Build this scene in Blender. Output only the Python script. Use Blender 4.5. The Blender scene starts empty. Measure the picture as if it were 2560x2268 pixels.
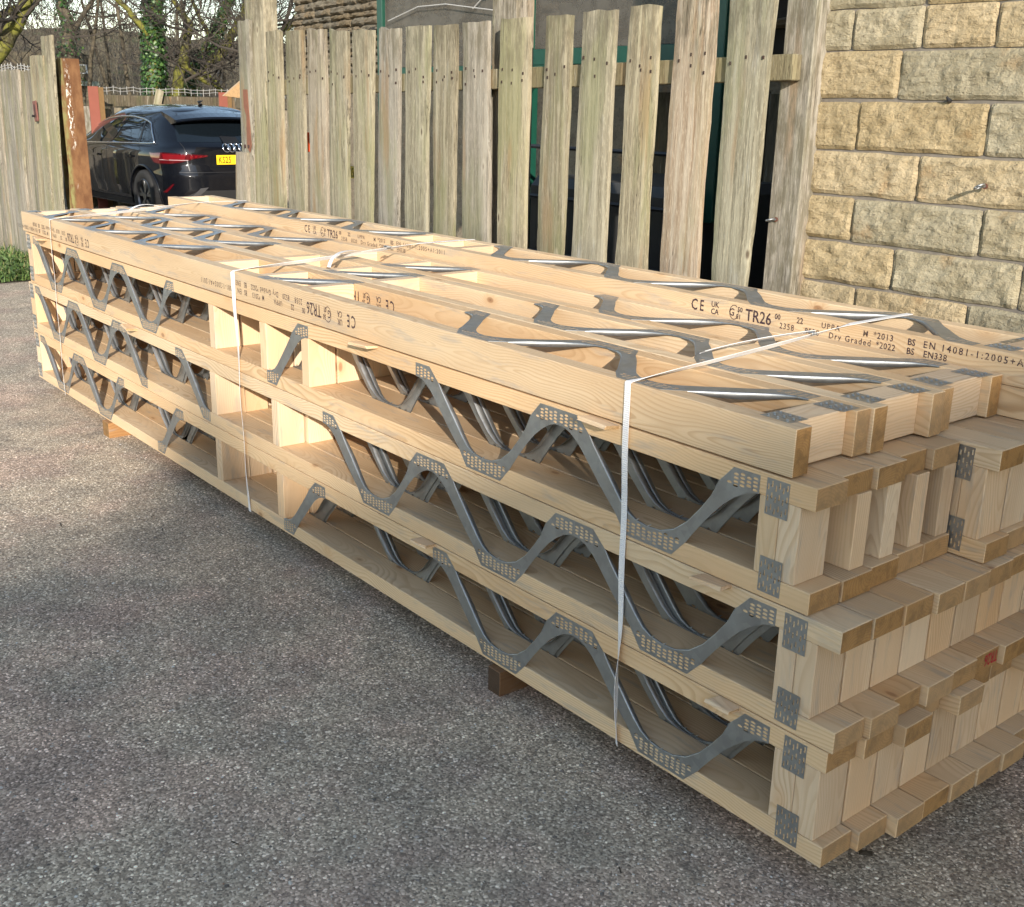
import bpy, bmesh, math, random
from mathutils import Vector, Matrix, geometry, noise as mnoise
R = math.radians
random.seed(7)
S = bpy.context.scene
COL = S.collection
G = -0.072                      # ground level (the lowest chords lie on bearers at z = 0)

# ---------------------------------------------------------------- camera, sky, sun, exposure
cam = bpy.data.objects.new('camera', bpy.data.cameras.new('camera'))
COL.objects.link(cam); S.camera = cam
cam.data.sensor_width = 36.0; cam.data.sensor_fit = 'HORIZONTAL'
cam.data.lens = 38.75; cam.data.clip_start = 0.05; cam.data.clip_end = 2000
_r = Vector((0.62575445, 0.77975851, 0.02019966)); _u = Vector((-0.24601162, 0.17271675, 0.95375427)); _f = Vector((-0.74020919, 0.60178533, -0.29990793))
cam.matrix_world = Matrix(((_r.x, _u.x, -_f.x, 1.02124), (_r.y, _u.y, -_f.y, -1.6245), (_r.z, _u.z, -_f.z, 1.40841), (0, 0, 0, 1)))

SUNV = Vector((1.8, -1.0, 0.68)).normalized()          # towards the sun: low, from the right and behind
W = bpy.data.worlds.new('World'); S.world = W; W.use_nodes = True
wn = W.node_tree.nodes; wl = W.node_tree.links
sky = wn.new('ShaderNodeTexSky'); sky.sky_type = 'NISHITA'; sky.sun_disc = False
sky.sun_elevation = math.asin(SUNV.z); sky.sun_rotation = math.atan2(SUNV.x, SUNV.y)
sky.air_density = 0.8; sky.dust_density = 0.2; sky.ozone_density = 1.0
wn['Background'].inputs['Strength'].default_value = 0.15
wb_ = wn.new('ShaderNodeMix'); wb_.data_type = 'RGBA'; wb_.blend_type = 'MULTIPLY'; wb_.inputs[0].default_value = 1.0
wb_.inputs[7].default_value = (1.13, 1.0, 0.83, 1)          # one white balance for the whole sky, as the camera set it
wl.new(sky.outputs[0], wb_.inputs[6]); wl.new(wb_.outputs[2], wn['Background'].inputs[0])
sun = bpy.data.objects.new('sun', bpy.data.lights.new('sun', 'SUN')); COL.objects.link(sun)
sun.data.energy = 3.05; sun.data.angle = R(0.53); sun.data.color = (1.0, 0.93, 0.83)
sun.rotation_euler = SUNV.to_track_quat('Z', 'Y').to_euler()
S.view_settings.view_transform = 'Standard'; S.view_settings.look = 'None'
S.view_settings.gamma = 1.0; S.view_settings.exposure = 1.30
S.view_settings.use_curve_mapping = False

# ---------------------------------------------------------------- node helper
class NT:
    def __init__(s, name, metallic=0, rough=0.6, spec=0.5):
        s.m = bpy.data.materials.new(name); s.m.use_nodes = True
        s.t = s.m.node_tree; s.n = s.t.nodes; s.l = s.t.links
        s.b = s.n['Principled BSDF']; s.out = s.n['Material Output']
        s.set('Metallic', metallic); s.set('Roughness', rough); s.set('Specular IOR Level', spec)
    def set(s, k, v):
        i = s.b.inputs[k]
        if hasattr(v, 'is_output') or isinstance(v, bpy.types.NodeSocket): s.l.new(v, i)
        else: i.default_value = v
    def _in(s, sock, v):
        if isinstance(v, bpy.types.NodeSocket): s.l.new(v, sock)
        elif v is not None: sock.default_value = v
    def coord(s, k='Object'):
        if not hasattr(s, '_tc'): s._tc = s.n.new('ShaderNodeTexCoord')
        return s._tc.outputs[k]
    def geo(s, k): return s.n.new('ShaderNodeNewGeometry').outputs[k]
    def rnd(s):
        if not hasattr(s, '_oi'): s._oi = s.n.new('ShaderNodeObjectInfo')
        return s._oi.outputs['Random']
    def math(s, op, a, b=0.0, c=0.0, clamp=False):
        n = s.n.new('ShaderNodeMath'); n.operation = op; n.use_clamp = clamp
        s._in(n.inputs[0], a); s._in(n.inputs[1], b); s._in(n.inputs[2], c); return n.outputs[0]
    def vm(s, op, a, b=None, scale=None):
        n = s.n.new('ShaderNodeVectorMath'); n.operation = op
        s._in(n.inputs[0], a)
        if b is not None: s._in(n.inputs[1], b)
        if scale is not None: s._in(n.inputs['Scale'], scale)
        return n.outputs['Value'] if op in ('LENGTH', 'DISTANCE', 'DOT_PRODUCT') else n.outputs[0]
    def sep(s, v):
        n = s.n.new('ShaderNodeSeparateXYZ'); s.l.new(v, n.inputs[0]); return n.outputs
    def comb(s, x, y, z):
        n = s.n.new('ShaderNodeCombineXYZ')
        for i, v in enumerate((x, y, z)): s._in(n.inputs[i], v)
        return n.outputs[0]
    def noise(s, v, scale, detail=3, rough=0.55, dist=0.0):
        n = s.n.new('ShaderNodeTexNoise'); s.l.new(v, n.inputs['Vector'])
        n.inputs['Scale'].default_value = scale; n.inputs['Detail'].default_value = detail
        n.inputs['Roughness'].default_value = rough; n.inputs['Distortion'].default_value = dist
        return n.outputs['Fac']
    def vor(s, v, scale, out='Distance', feature='F1', rnd=1.0):
        n = s.n.new('ShaderNodeTexVoronoi'); s.l.new(v, n.inputs['Vector']); n.feature = feature
        n.inputs['Scale'].default_value = scale; n.inputs['Randomness'].default_value = rnd
        return n.outputs[out]
    def ramp(s, f, stops):
        n = s.n.new('ShaderNodeValToRGB'); s.l.new(f, n.inputs[0]); e = n.color_ramp.elements
        while len(e) < len(stops): e.new(0.5)
        for i, (p, c) in enumerate(stops):
            e[i].position = p; e[i].color = (*c, 1) if len(c) == 3 else c
        return n.outputs[0]
    def mix(s, f, a, b, mode='MIX'):
        n = s.n.new('ShaderNodeMix'); n.data_type = 'RGBA'; n.blend_type = mode
        s._in(n.inputs[0], f)
        for k, v in ((6, a), (7, b)):
            if isinstance(v, bpy.types.NodeSocket): s.l.new(v, n.inputs[k])
            else: n.inputs[k].default_value = (*v, 1)
        return n.outputs[2]
    def step(s, v, a, b, lo=0.0, hi=1.0):
        n = s.n.new('ShaderNodeMapRange'); n.interpolation_type = 'SMOOTHSTEP'
        s._in(n.inputs[0], v); n.inputs[1].default_value = a; n.inputs[2].default_value = b
        n.inputs[3].default_value = lo; n.inputs[4].default_value = hi; return n.outputs[0]
    def bump(s, h, strength, dist, prev=None):
        n = s.n.new('ShaderNodeBump'); s.l.new(h, n.inputs['Height'])
        n.inputs['Strength'].default_value = strength; n.inputs['Distance'].default_value = dist
        if prev is not None: s.l.new(prev, n.inputs['Normal'])
        s.l.new(n.outputs[0], s.b.inputs['Normal']); return n.outputs[0]

def simple(name, col, rough=0.6, metallic=0, spec=0.5, var=0.0, scale=20, bump=0.0):
    m = NT(name, metallic, rough, spec); v = m.vm('ADD', m.coord(), m.comb(m.math('MULTIPLY', m.rnd(), 31.0), 0.0, 0.0))
    n = m.noise(v, scale, 4)
    m.set('Base Color', m.mix(n, tuple(c * (1 - var) for c in col), tuple(min(1, c * (1 + var)) for c in col)))
    if bump: m.bump(n, 0.5, bump)
    return m.m

def wood_mat(name, base, late, endc, knots=0.6, freq=105.0, grey=0.0):
    m = NT(name, rough=0.62, spec=0.25)
    r = m.rnd()
    off = m.comb(m.math('MULTIPLY', r, 37.0), m.math('MULTIPLY', r, 0.0), m.math('MULTIPLY', r, 0.0))
    P0 = m.coord(); P = m.vm('ADD', P0, off)
    x, y, z = m.sep(P)
    # knots
    kv = m.comb(m.math('MULTIPLY', x, 4.3), m.math('MULTIPLY', m.math('ADD', m.math('ADD', y, m.math('MULTIPLY', z, 0.9)), m.math('MULTIPLY', r, 3.3)), 9.0), m.math('MULTIPLY', r, 5.0))
    kd = m.vor(kv, 1.0); kc = m.sep(m.vor(kv, 1.0, 'Color'))[0]
    on = m.step(kc, 1 - knots, 1 - knots + 0.02)
    bulge = m.math('MULTIPLY', on, m.math('POWER', 2.718, m.math('MULTIPLY', kd, -9.0)))
    # growth rings round a pith that wanders along the board
    lv = m.comb(m.math('MULTIPLY', x, 1.3), m.math('MULTIPLY', y, 5.0), m.math('MULTIPLY', z, 5.0))
    lv = m.vm('MULTIPLY', lv, (1.6, 1.0, 1.0)); w1 = m.noise(lv, 1.0, 2, 0.5)
    w2 = m.noise(m.vm('ADD', lv, (7.3, 1.1, 4.2)), 1.0, 2, 0.5)
    r2 = m.math('FRACT', m.math('MULTIPLY', r, 13.7)); r3 = m.math('FRACT', m.math('MULTIPLY', r, 7.31))
    py = m.math('ADD', m.math('ADD', y, m.math('MULTIPLY', m.math('SUBTRACT', r2, 0.5), 0.12)), m.math('MULTIPLY', m.math('SUBTRACT', w1, 0.5), 0.10))
    pz = m.math('ADD', m.math('ADD', z, m.math('MULTIPLY', m.math('SUBTRACT', r3, 0.3), 0.10)), m.math('MULTIPLY', m.math('SUBTRACT', w2, 0.5), 0.10))
    rad = m.math('SQRT', m.math('ADD', m.math('MULTIPLY', py, py), m.math('MULTIPLY', pz, pz)))
    rad = m.math('ADD', rad, m.math('MULTIPLY', bulge, 0.045))
    ph = m.math('FRACT', m.math('MULTIPLY', rad, freq * 1.6))
    ring = m.math('MULTIPLY', m.step(ph, 0.35, 0.86), m.step(ph, 0.90, 1.0, 1.0, 0.0))
    fine = m.noise(m.comb(m.math('MULTIPLY', x, 7.0), m.math('MULTIPLY', y, 420.0), m.math('MULTIPLY', z, 420.0)), 1.0, 3, 0.6)
    big = m.noise(m.vm('MULTIPLY', P, (2.0, 9.0, 9.0)), 1.0, 3)
    c = m.mix(m.math('MULTIPLY', ring, m.step(m.noise(lv, 0.7, 2), 0.3, 0.7, 0.15, 0.75)), base, late)
    c = m.mix(m.step(big, 0.35, 0.70, 0.0, 0.65), c, tuple(b * k for b, k in zip(base, (0.84, 0.77, 0.70))))
    c = m.mix(m.math('MULTIPLY', m.math('SUBTRACT', fine, 0.5), 0.9, clamp=True), c, tuple(b * 0.62 for b in base))
    # tone of each piece
    c = m.mix(1.0, c, m.ramp(m.math('FRACT', m.math('MULTIPLY', r, 5.77)), [(0, (0.80, 0.74, 0.68)), (0.25, (1.06, 1.05, 1.03)), (0.5, (1.04, 0.93, 0.80)), (0.7, (1.05, 1.03, 1.0)), (0.87, (0.95, 0.80, 0.63)), (1, (0.90, 0.90, 0.91))]), 'MULTIPLY')
    kn = m.math('MULTIPLY', on, m.step(kd, 0.05, 0.09, 1.0, 0.0))
    halo = m.math('MULTIPLY', on, m.step(kd, 0.08, 0.22, 1.0, 0.0)); c = m.mix(m.math('MULTIPLY', halo, 0.4), c, (0.58, 0.33, 0.15))
    c = m.mix(m.math('MULTIPLY', kn, 0.7), c, (0.30, 0.14, 0.06))
    kn2 = m.math('MULTIPLY', on, m.step(kd, 0.01, 0.035, 1.0, 0.0))
    c = m.mix(m.math('MULTIPLY', kn2, 0.5), c, (0.06, 0.03, 0.02))
    # faint grey blue stain and handling dirt
    st = m.noise(m.vm('MULTIPLY', P, (5.0, 30.0, 30.0)), 1.0, 4, 0.65)
    c = m.mix(m.step(st, 0.54 - grey, 0.74, 0.0, 0.42 + grey), c, (0.27, 0.26, 0.25))
    # end grain: darker and warmer
    nx = m.math('ABSOLUTE', m.sep(m.coord('Normal'))[0]); ee = m.step(nx, 0.75, 0.95)
    ec = m.mix(m.math('MULTIPLY', ring, 0.5), endc, tuple(b * 0.62 for b in endc))
    ec = m.mix(m.step(m.noise(P, 30.0, 5, .65), 0.42, 0.66, 0.0, 0.85), ec, tuple(b * 0.55 for b in endc))
    ec = m.mix(m.math('FRACT', m.math('MULTIPLY', r, 21.3)), ec, m.mix(0.3, ec, base))
    c = m.mix(ee, c, ec)
    m.set('Base Color', c)
    h = m.math('ADD', m.math('MULTIPLY', ring, 0.15), m.math('ADD', fine, m.math('MULTIPLY', m.noise(P, 150.0, 3), m.math('ADD', 0.3, m.math('MULTIPLY', ee, 2.5)))))
    m.bump(h, 0.55, 0.0009)
    return m.m

def weathered_mat(name, a, b, dark, green, vscale=1.0, axis='z'):
    """grey weathered softwood: streaks along local z"""
    m = NT(name, rough=0.85, spec=0.15); r = m.rnd()
    P = m.vm('ADD', m.coord(), m.comb(m.math('MULTIPLY', r, 19.0), m.math('MULTIPLY', r, 7.0), m.math('MULTIPLY', r, 43.0)))
    warp = m.noise(m.vm('MULTIPLY', P, (4.0, 4.0, 1.6)), 1.0, 3)
    P2 = m.vm('ADD', P, m.comb(m.math('MULTIPLY', warp, 0.035), 0.0, 0.0))
    s1 = m.noise(m.vm('MULTIPLY', P2, (48.0, 48.0, 1.4)), vscale, 4, 0.6)
    s2 = m.noise(m.vm('MULTIPLY', P2, (160.0, 160.0, 6.0)), vscale, 4, 0.65)
    s3 = m.noise(m.vm('MULTIPLY', P2, (320.0, 320.0, 28.0)), vscale, 3, 0.7)
    c = m.mix(m.step(s1, 0.32, 0.66), a, b)
    c = m.mix(m.step(s2, 0.50, 0.76, 0.0, 0.75), c, dark)
    s4 = m.noise(m.vm('MULTIPLY', P2, (24.0, 24.0, 3.2)), vscale * 1.3, 5, 0.7); c = m.mix(m.step(s4, 0.57, 0.72, 0.0, 0.45), c, tuple(v * .8 for v in dark)); c = m.mix(m.step(s4, 0.44, 0.30, 0.0, 0.5), c, (0.42, 0.40, 0.35))
    c = m.mix(m.step(s3, 0.50, 0.72, 0.0, 0.8), c, tuple(min(1, v * 1.35) for v in b))
    g = m.noise(m.vm('MULTIPLY', P, (7.0, 7.0, 1.5)), 1.0, 4, 0.6)
    c = m.mix(m.step(g, 0.48, 0.68, 0.0, 0.55), c, green)
    br = m.noise(m.vm('MULTIPLY', P, (9.0, 9.0, 1.0)), 1.3, 3)
    c = m.mix(m.step(br, 0.58, 0.72, 0.0, 0.5), c, (0.30, 0.19, 0.10))
    pz = m.sep(m.coord())[2]
    rot = m.noise(m.vm('MULTIPLY', P, (30.0, 30.0, 8.0)), 1.0, 4, 0.7)
    topm = m.math('MULTIPLY', m.step(pz, 0.55, 0.86), m.step(rot, 0.40, 0.62))
    c = m.mix(m.math('MULTIPLY', topm, 0.75), c, (0.15, 0.13, 0.09))
    kv = m.vm('MULTIPLY', P, (9.0, 9.0, 3.6)); kd = m.vor(kv, 1.0); kc = m.sep(m.vor(kv, 1.0, 'Color'))[0]
    on = m.step(kc, 0.60, 0.62)
    c = m.mix(m.math('MULTIPLY', m.math('MULTIPLY', on, m.step(kd, 0.10, 0.17, 1.0, 0.0)), 0.6), c, tuple(min(1, v * 1.2) for v in b))
    c = m.mix(m.math('MULTIPLY', m.math('MULTIPLY', on, m.step(kd, 0.03, 0.09, 1.0, 0.0)), 0.85), c, (0.09, 0.06, 0.04))
    ck = m.step(m.math('ABSOLUTE', m.math('SUBTRACT', s1, 0.5)), 0.0, 0.012, 1.0, 0.0)
    ck = m.math('MULTIPLY', ck, m.step(m.noise(m.vm('MULTIPLY', P, (3.0, 3.0, 2.0)), 1.0, 2), 0.5, 0.62))
    c = m.mix(m.math('MULTIPLY', ck, 0.8), c, (0.04, 0.03, 0.02))
    c = m.mix(1.0, c, m.ramp(m.math('FRACT', m.math('MULTIPLY', r, 9.1)), [(0, (0.80, 0.78, 0.74)), (0.35, (1.0, 1.0, 1.0)), (0.7, (1.06, 1.0, 0.9)), (1, (0.9, 0.92, 0.92))]), 'MULTIPLY')
    m.set('Base Color', c)
    h = m.math('ADD', m.math('ADD', m.math('MULTIPLY', s1, 1.2), s2), m.math('ADD', m.math('MULTIPLY', s3, 0.7), m.math('MULTIPLY', ck, -2.0)))
    m.bump(h, 0.8, 0.0028)
    return m.m

PINE = wood_mat('pine', (0.67, 0.515, 0.34), (0.44, 0.28, 0.15), (0.40, 0.215, 0.075), knots=0.75)
PINE2 = wood_mat('pine_pale', (0.72, 0.57, 0.405), (0.52, 0.35, 0.21), (0.44, 0.27, 0.12), knots=0.5)
BEARER = wood_mat('bearer_wood', (0.15, 0.085, 0.045), (0.08, 0.04, 0.02), (0.05, 0.034, 0.025), grey=0.08)
FENCE = weathered_mat('fence_wood', (0.225, 0.195, 0.135), (0.38, 0.34, 0.25), (0.095, 0.078, 0.05), (0.22, 0.225, 0.11))
FENCE_GREY = weathered_mat('fence_wood_grey', (0.215, 0.19, 0.155), (0.35, 0.315, 0.265), (0.10, 0.085, 0.065), (0.19, 0.19, 0.10))
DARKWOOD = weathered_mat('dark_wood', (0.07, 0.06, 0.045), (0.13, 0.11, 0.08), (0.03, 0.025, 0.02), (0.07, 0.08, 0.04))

def galv_mat():
    m = NT('galvanised_steel', 0.86, 0.36)
    P = m.vm('ADD', m.coord(), m.comb(m.math('MULTIPLY', m.rnd(), 9.0), 0.0, 0.0))
    v = m.sep(m.vor(P, 55.0, 'Color'))[0]; n = m.noise(P, 16.0, 4)
    c = m.mix(m.math('MULTIPLY', v, 0.5), (0.315, 0.32, 0.32), (0.42, 0.425, 0.42))
    c = m.mix(m.step(n, 0.5, 0.72, 0.0, 0.4), c, (0.27, 0.28, 0.285))
    m.set('Base Color', c); m.set('Roughness', m.step(n, 0.3, 0.7, 0.38, 0.55))
    m.bump(m.noise(P, 30.0, 2), 0.15, 0.002)
    return m.m
GALV = galv_mat()
def ink_mat():
    m = NT('ink', rough=.8); m.set('Base Color', (0.035, 0.015, 0.025, 1)); tr = m.n.new('ShaderNodeBsdfTransparent'); mx = m.n.new('ShaderNodeMixShader')
    g = m.geo('Position'); f = m.math('MULTIPLY', m.step(m.noise(g, 420.0, 2, .6), .34, .42), m.step(m.noise(g, 45.0, 3, .6), .32, .46, .6, 1.0))
    m.l.new(f, mx.inputs[0]); m.l.new(tr.outputs[0], mx.inputs[1]); m.l.new(m.b.outputs[0], mx.inputs[2]); m.l.new(mx.outputs[0], m.out.inputs[0]); return m.m
INK = ink_mat()
REDINK = simple('red_ink', (0.45, 0.015, 0.03), 0.7)

def strap_mat():
    m = NT('white_strap', rough=0.32, spec=0.5)
    y = m.coord('UV'); ux, uy, _ = m.sep(y)
    rib = m.math('SINE', m.math('MULTIPLY', uy, 1300.0))
    m.set('Base Color', m.mix(m.noise(m.coord(), 25.0, 3), (0.72, 0.70, 0.70), (0.85, 0.83, 0.82)))
    m.bump(rib, 0.6, 0.0006); m.set('Transmission Weight', 0.0)
    return m.m
STRAP = strap_mat()

# ---------------------------------------------------------------- mesh helpers
class MB:
    def __init__(s): s.v = []; s.f = []; s.uv = None
    def add(s, vs, fs):
        o = len(s.v); s.v += [tuple(v) for v in vs]; s.f += [tuple(i + o for i in f) for f in fs]
    def box(s, x0, x1, y0, y1, z0, z1, b=0.0, M=None):
        if b <= 0:
            vs = [(x, y, z) for x in (x0, x1) for y in (y0, y1) for z in (z0, z1)]
            fs = [(0, 1, 3, 2), (4, 6, 7, 5), (0, 4, 5, 1), (2, 3, 7, 6), (0, 2, 6, 4), (1, 5, 7, 3)]
        else:
            vs = []; idx = {}
            X = (x0, x1); Y = (y0, y1); Z = (z0, z1)
            for i in (0, 1):
                for j in (0, 1):
                    for k in (0, 1):
                        sx, sy, sz = (1 - 2 * i) * b, (1 - 2 * j) * b, (1 - 2 * k) * b
                        for a in range(3):
                            p = [X[i] + sx, Y[j] + sy, Z[k] + sz]; p[a] = (X[i], Y[j], Z[k])[a]
                            idx[(i, j, k, a)] = len(vs); vs.append(tuple(p))
            fs = []
            for i in (0, 1):
                fs.append([idx[(i, 0, 0, 0)], idx[(i, 1, 0, 0)], idx[(i, 1, 1, 0)], idx[(i, 0, 1, 0)]])
                fs.append([idx[(0, i, 0, 1)], idx[(1, i, 0, 1)], idx[(1, i, 1, 1)], idx[(0, i, 1, 1)]])
                fs.append([idx[(0, 0, i, 2)], idx[(1, 0, i, 2)], idx[(1, 1, i, 2)], idx[(0, 1, i, 2)]])
            for j in (0, 1):
                for k in (0, 1):
                    fs.append([idx[(0, j, k, 1)], idx[(1, j, k, 1)], idx[(1, j, k, 2)], idx[(0, j, k, 2)]])
                    fs.append([idx[(j, 0, k, 0)], idx[(j, 1, k, 0)], idx[(j, 1, k, 2)], idx[(j, 0, k, 2)]])
                    fs.append([idx[(j, k, 0, 0)], idx[(j, k, 1, 0)], idx[(j, k, 1, 1)], idx[(j, k, 0, 1)]])
            for i in (0, 1):
                for j in (0, 1):
                    for k in (0, 1): fs.append([idx[(i, j, k, a)] for a in range(3)])
        if M is not None: vs = [tuple(M @ Vector(v)) for v in vs]
        s.add(vs, fs)
    def tube(s, pts, rads, n=8, cap=True):
        pts = [Vector(p) for p in pts]; rings = []
        up = Vector((0, 0, 1)); o = len(s.v)
        for i, p in enumerate(pts):
            d = (pts[min(i + 1, len(pts) - 1)] - pts[max(i - 1, 0)]).normalized()
            a = d.cross(up)
            if a.length < 0.05: a = d.cross(Vector((1, 0, 0)))
            a.normalize(); b = d.cross(a).normalized()
            r = rads[i] if isinstance(rads, (list, tuple)) else rads
            for k in range(n):
                t = 2 * math.pi * k / n; s.v.append(tuple(p + a * (r * math.cos(t)) + b * (r * math.sin(t))))
        for i in range(len(pts) - 1):
            for k in range(n):
                a0 = o + i * n + k; a1 = o + i * n + (k + 1) % n
                s.f.append((a0, a1, a1 + n, a0 + n))
        if cap:
            s.f.append(tuple(o + k for k in range(n))); s.f.append(tuple(o + (len(pts) - 1) * n + k for k in range(n)))
    def mesh(s, name, mat, smooth=False):
        me = bpy.data.meshes.new(name); me.from_pydata(s.v, [], s.f); me.validate(); me.update()
        bm = bmesh.new(); bm.from_mesh(me); bmesh.ops.recalc_face_normals(bm, faces=bm.faces); bm.to_mesh(me); bm.free()
        if mat: me.materials.append(mat)
        if smooth: me.shade_smooth()
        return me

def put(name, me, parent=None, loc=(0, 0, 0), rot=(0, 0, 0), label=None):
    o = bpy.data.objects.new(name, me); COL.objects.link(o)
    if parent is not None: o.parent = parent
    o.location = loc; o.rotation_euler = rot
    if label: o['label'] = label
    return o
def obj(name, mb, mat, parent=None, loc=(0, 0, 0), rot=(0, 0, 0), smooth=False, label=None):
    return put(name, mb.mesh(name, mat, smooth), parent, loc, rot, label)
def tag(o, label=None, cat=None, group=None, kind=None):
    if label: o['label'] = label
    if cat: o['category'] = cat
    if group: o['group'] = group
    if kind: o['kind'] = kind
    return o
def thing(name, label, cat, loc=(0, 0, 0), group=None, rot=(0, 0, 0)):
    o = bpy.data.objects.new(name, None); COL.objects.link(o); o.location = loc; o.rotation_euler = rot
    o.empty_display_size = 0.1
    return tag(o, label, cat, group)

def wood(name, parent, lo, hi, axis='x', mat=PINE, b=0.0016, base=(0, 0, 0), label=None, jit=0.0):
    """one sawn timber between world corners lo and hi, its grain along axis; local x is the grain"""
    c = [(lo[i] + hi[i]) / 2 for i in range(3)]; d = [hi[i] - lo[i] for i in range(3)]
    if axis == 'x': dims = d; rot = (0, 0, 0)
    elif axis == 'z': dims = (d[2], d[1], d[0]); rot = (0, -math.pi / 2, 0)
    else: dims = (d[1], d[0], d[2]); rot = (0, 0, math.pi / 2)
    mb = MB(); h = [v / 2 for v in dims]
    mb.box(-h[0], h[0], -h[1], h[1], -h[2], h[2], b)
    if jit: mb.v = [(v[0] + random.uniform(-jit, jit), v[1], v[2]) for v in mb.v]
    return obj(name, mb, mat, parent, tuple(c[i] - base[i] for i in range(3)), rot, label=label)

# ---------------------------------------------------------------- punched steel webs
UP = [(-.2925, .243), (-.228, .243), (-.186, .206), (-.172, .186), (-.146, .156), (-.119, .126), (-.08, .084), (-.056, .064), (-.03, .053), (.006, .049),
      (.044, .052), (.082, .066), (.118, .094), (.150, .132), (.176, .168), (.192, .204), (.228, .243), (.2925, .243)]
LOW = [(-.2925, .205), (-.272, .204), (-.25, .196), (-.225, .180), (-.2, .156), (-.175, .130), (-.15, .104), (-.125, .080), (-.105, .062), (-.094, .052),
       (-.060, .009), (.080, .009), (.120, .052), (.128, .064), (.152, .096), (.18, .130), (.208, .160), (.235, .182), (.262, .198), (.280, .204), (.2925, .205)]
UPS = [(-.2925, .243), (-.228, .243), (-.186, .206), (-.172, .186), (-.146, .156), (-.119, .126), (-.08, .084), (-.056, .064), (-.03, .053), (0, .050)]
LOWS = [(-.2925, .205), (-.272, .204), (-.25, .196), (-.225, .180), (-.2, .156), (-.175, .130), (-.15, .104), (-.125, .080), (-.110, .062), (-.102, .052), (-.066, .009), (0, .009)]
def inpoly(x, z, poly):
    c = False; j = len(poly) - 1
    for i in range(len(poly)):
        xi, zi = poly[i]; xj, zj = poly[j]
        if (zi > z) != (zj > z) and x < (xj - xi) * (z - zi) / (zj - zi) + xi: c = not c
        j = i
    return c
def slot_holes(outline, rects, horizontal=True):
    holes = []
    for (x0, x1, z0, z1) in rects:
        ncol = max(1, round((x1 - x0) / 0.0158))
        for ci in range(ncol):
            cx = x0 + (ci + 0.5) * (x1 - x0) / ncol
            nz = int((z1 - z0) / 0.0078)
            for k in range(nz):
                cz = z0 + (k + 0.5 + 0.45 * (ci % 2)) * 0.0078
                w, h = 0.0062, 0.0028
                cxx = cx
                if all(inpoly(cxx + a * (w + .003), cz + b_ * (h + .0025), outline) for a in (-1, 1) for b_ in (-1, 1)):
                    holes.append([(cxx - w, cz - h * .6), (cxx - w * .45, cz - h), (cxx + w * .45, cz - h), (cxx + w, cz - h * .6), (cxx + w * .8, cz + h * .5), (cxx, cz + h), (cxx - w * .8, cz + h * .5)])
    return holes
def plate_mesh_data(outline, holes, t=0.0006, mb=None):
    mb = mb or MB()
    loops = [outline] + holes; vs = []; edges = []
    for lp in loops:
        o = len(vs); vs += [Vector(p) for p in lp]; edges += [(o + i, o + (i + 1) % len(lp)) for i in range(len(lp))]
    rv, re, rf, _, _, _ = geometry.delaunay_2d_cdt(vs, edges, [], 1, 1e-7)
    hp = holes
    tris = []
    for f in rf:
        cx = sum(rv[i].x for i in f) / len(f); cz = sum(rv[i].y for i in f) / len(f)
        if not inpoly(cx, cz, outline): continue
        if any(abs(cx - h[0][0] - .005) < .012 and inpoly(cx, cz, h) for h in hp): continue
        tris.append(list(f))
    front = [(v.x, -t, v.y) for v in rv]; back = [(v.x, -0.00015, v.y) for v in rv]; n = len(rv)
    ec = {}
    for f in tris:
        for i in range(len(f)):
            e = (f[i], f[(i + 1) % len(f)]); ec[tuple(sorted(e))] = ec.get(tuple(sorted(e)), 0) + 1
    fs = [tuple(f) for f in tris] + [tuple(i + n for i in reversed(f)) for f in tris]
    fs += [(a, b, b + n, a + n) for (a, b), c in ec.items() if c == 1]
    mb.add(front + back, fs); return mb
def flange(mb, pts, deps, out=0.005):
    """lip pressed back from the edge of the leg, deepest in mid leg"""
    n = len(pts); rows = []
    for i, (x, z) in enumerate(pts):
        a = Vector(pts[max(i - 1, 0)]); b = Vector(pts[min(i + 1, n - 1)]); d = (b - a).normalized(); nr = Vector((-d.y, d.x))
        if nr.y < 0: nr = -nr
        dp = deps[i]; k = dp / 0.016
        sec = [(-0.0006, -.0010), (0.0008 * k, -.0008), (0.0020 * k, 0.0006 * k), (0.0028 * k, 0.0030 * k), (0.0026 * k, dp * .5), (0.0010 * k, dp * .8), (-0.0018 * k, dp)]
        rows.append([(x + nr.x * o_, y_, z + nr.y * o_) for o_, y_ in sec])
    vs = [v for r_ in rows for v in r_]; m = 7
    fs = [(i * m + j, i * m + j + 1, (i + 1) * m + j + 1, (i + 1) * m + j) for i in range(n - 1) for j in range(m - 1)]
    mb.smooth = getattr(mb, 'smooth', []) + [(len(mb.f), len(mb.f) + len(fs))]
    mb.add(vs, fs)
def rib(mb, a, b, w=0.006, d=0.0032):
    """shallow rib pressed down the middle of a leg"""
    a = Vector(a); b = Vector(b); t = (b - a).normalized(); nr = Vector((-t.y, t.x))
    L = [(a, 0), (a + (b - a) * .14, 1), (a + (b - a) * .86, 1), (b, 0)]
    vs = []
    for p, k in L:
        for s_, y_ in ((-1, -.0012), (0, -.0012 - d * 0.35 * k), (1, -.0012)): vs.append((p.x + nr.x * w * s_ * max(k, .2), y_, p.y + nr.y * w * s_ * max(k, .2)))
    mb.add(vs, [(i * 3 + j, i * 3 + j + 1, i * 3 + j + 4, i * 3 + j + 3) for i in range(3) for j in range(2)])
def spike(mb, x, z, s=1):
    vs = [(x - .004, -.0012, z - .001), (x + .003, -.0012, z - .001), (x + .004 * s, -.0008, z + .004), (x + .011 * s, -.0002, z + .008)]
    mb.add(vs, [(0, 1, 2), (0, 2, 3), (1, 3, 2), (0, 3, 1)])
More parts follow.
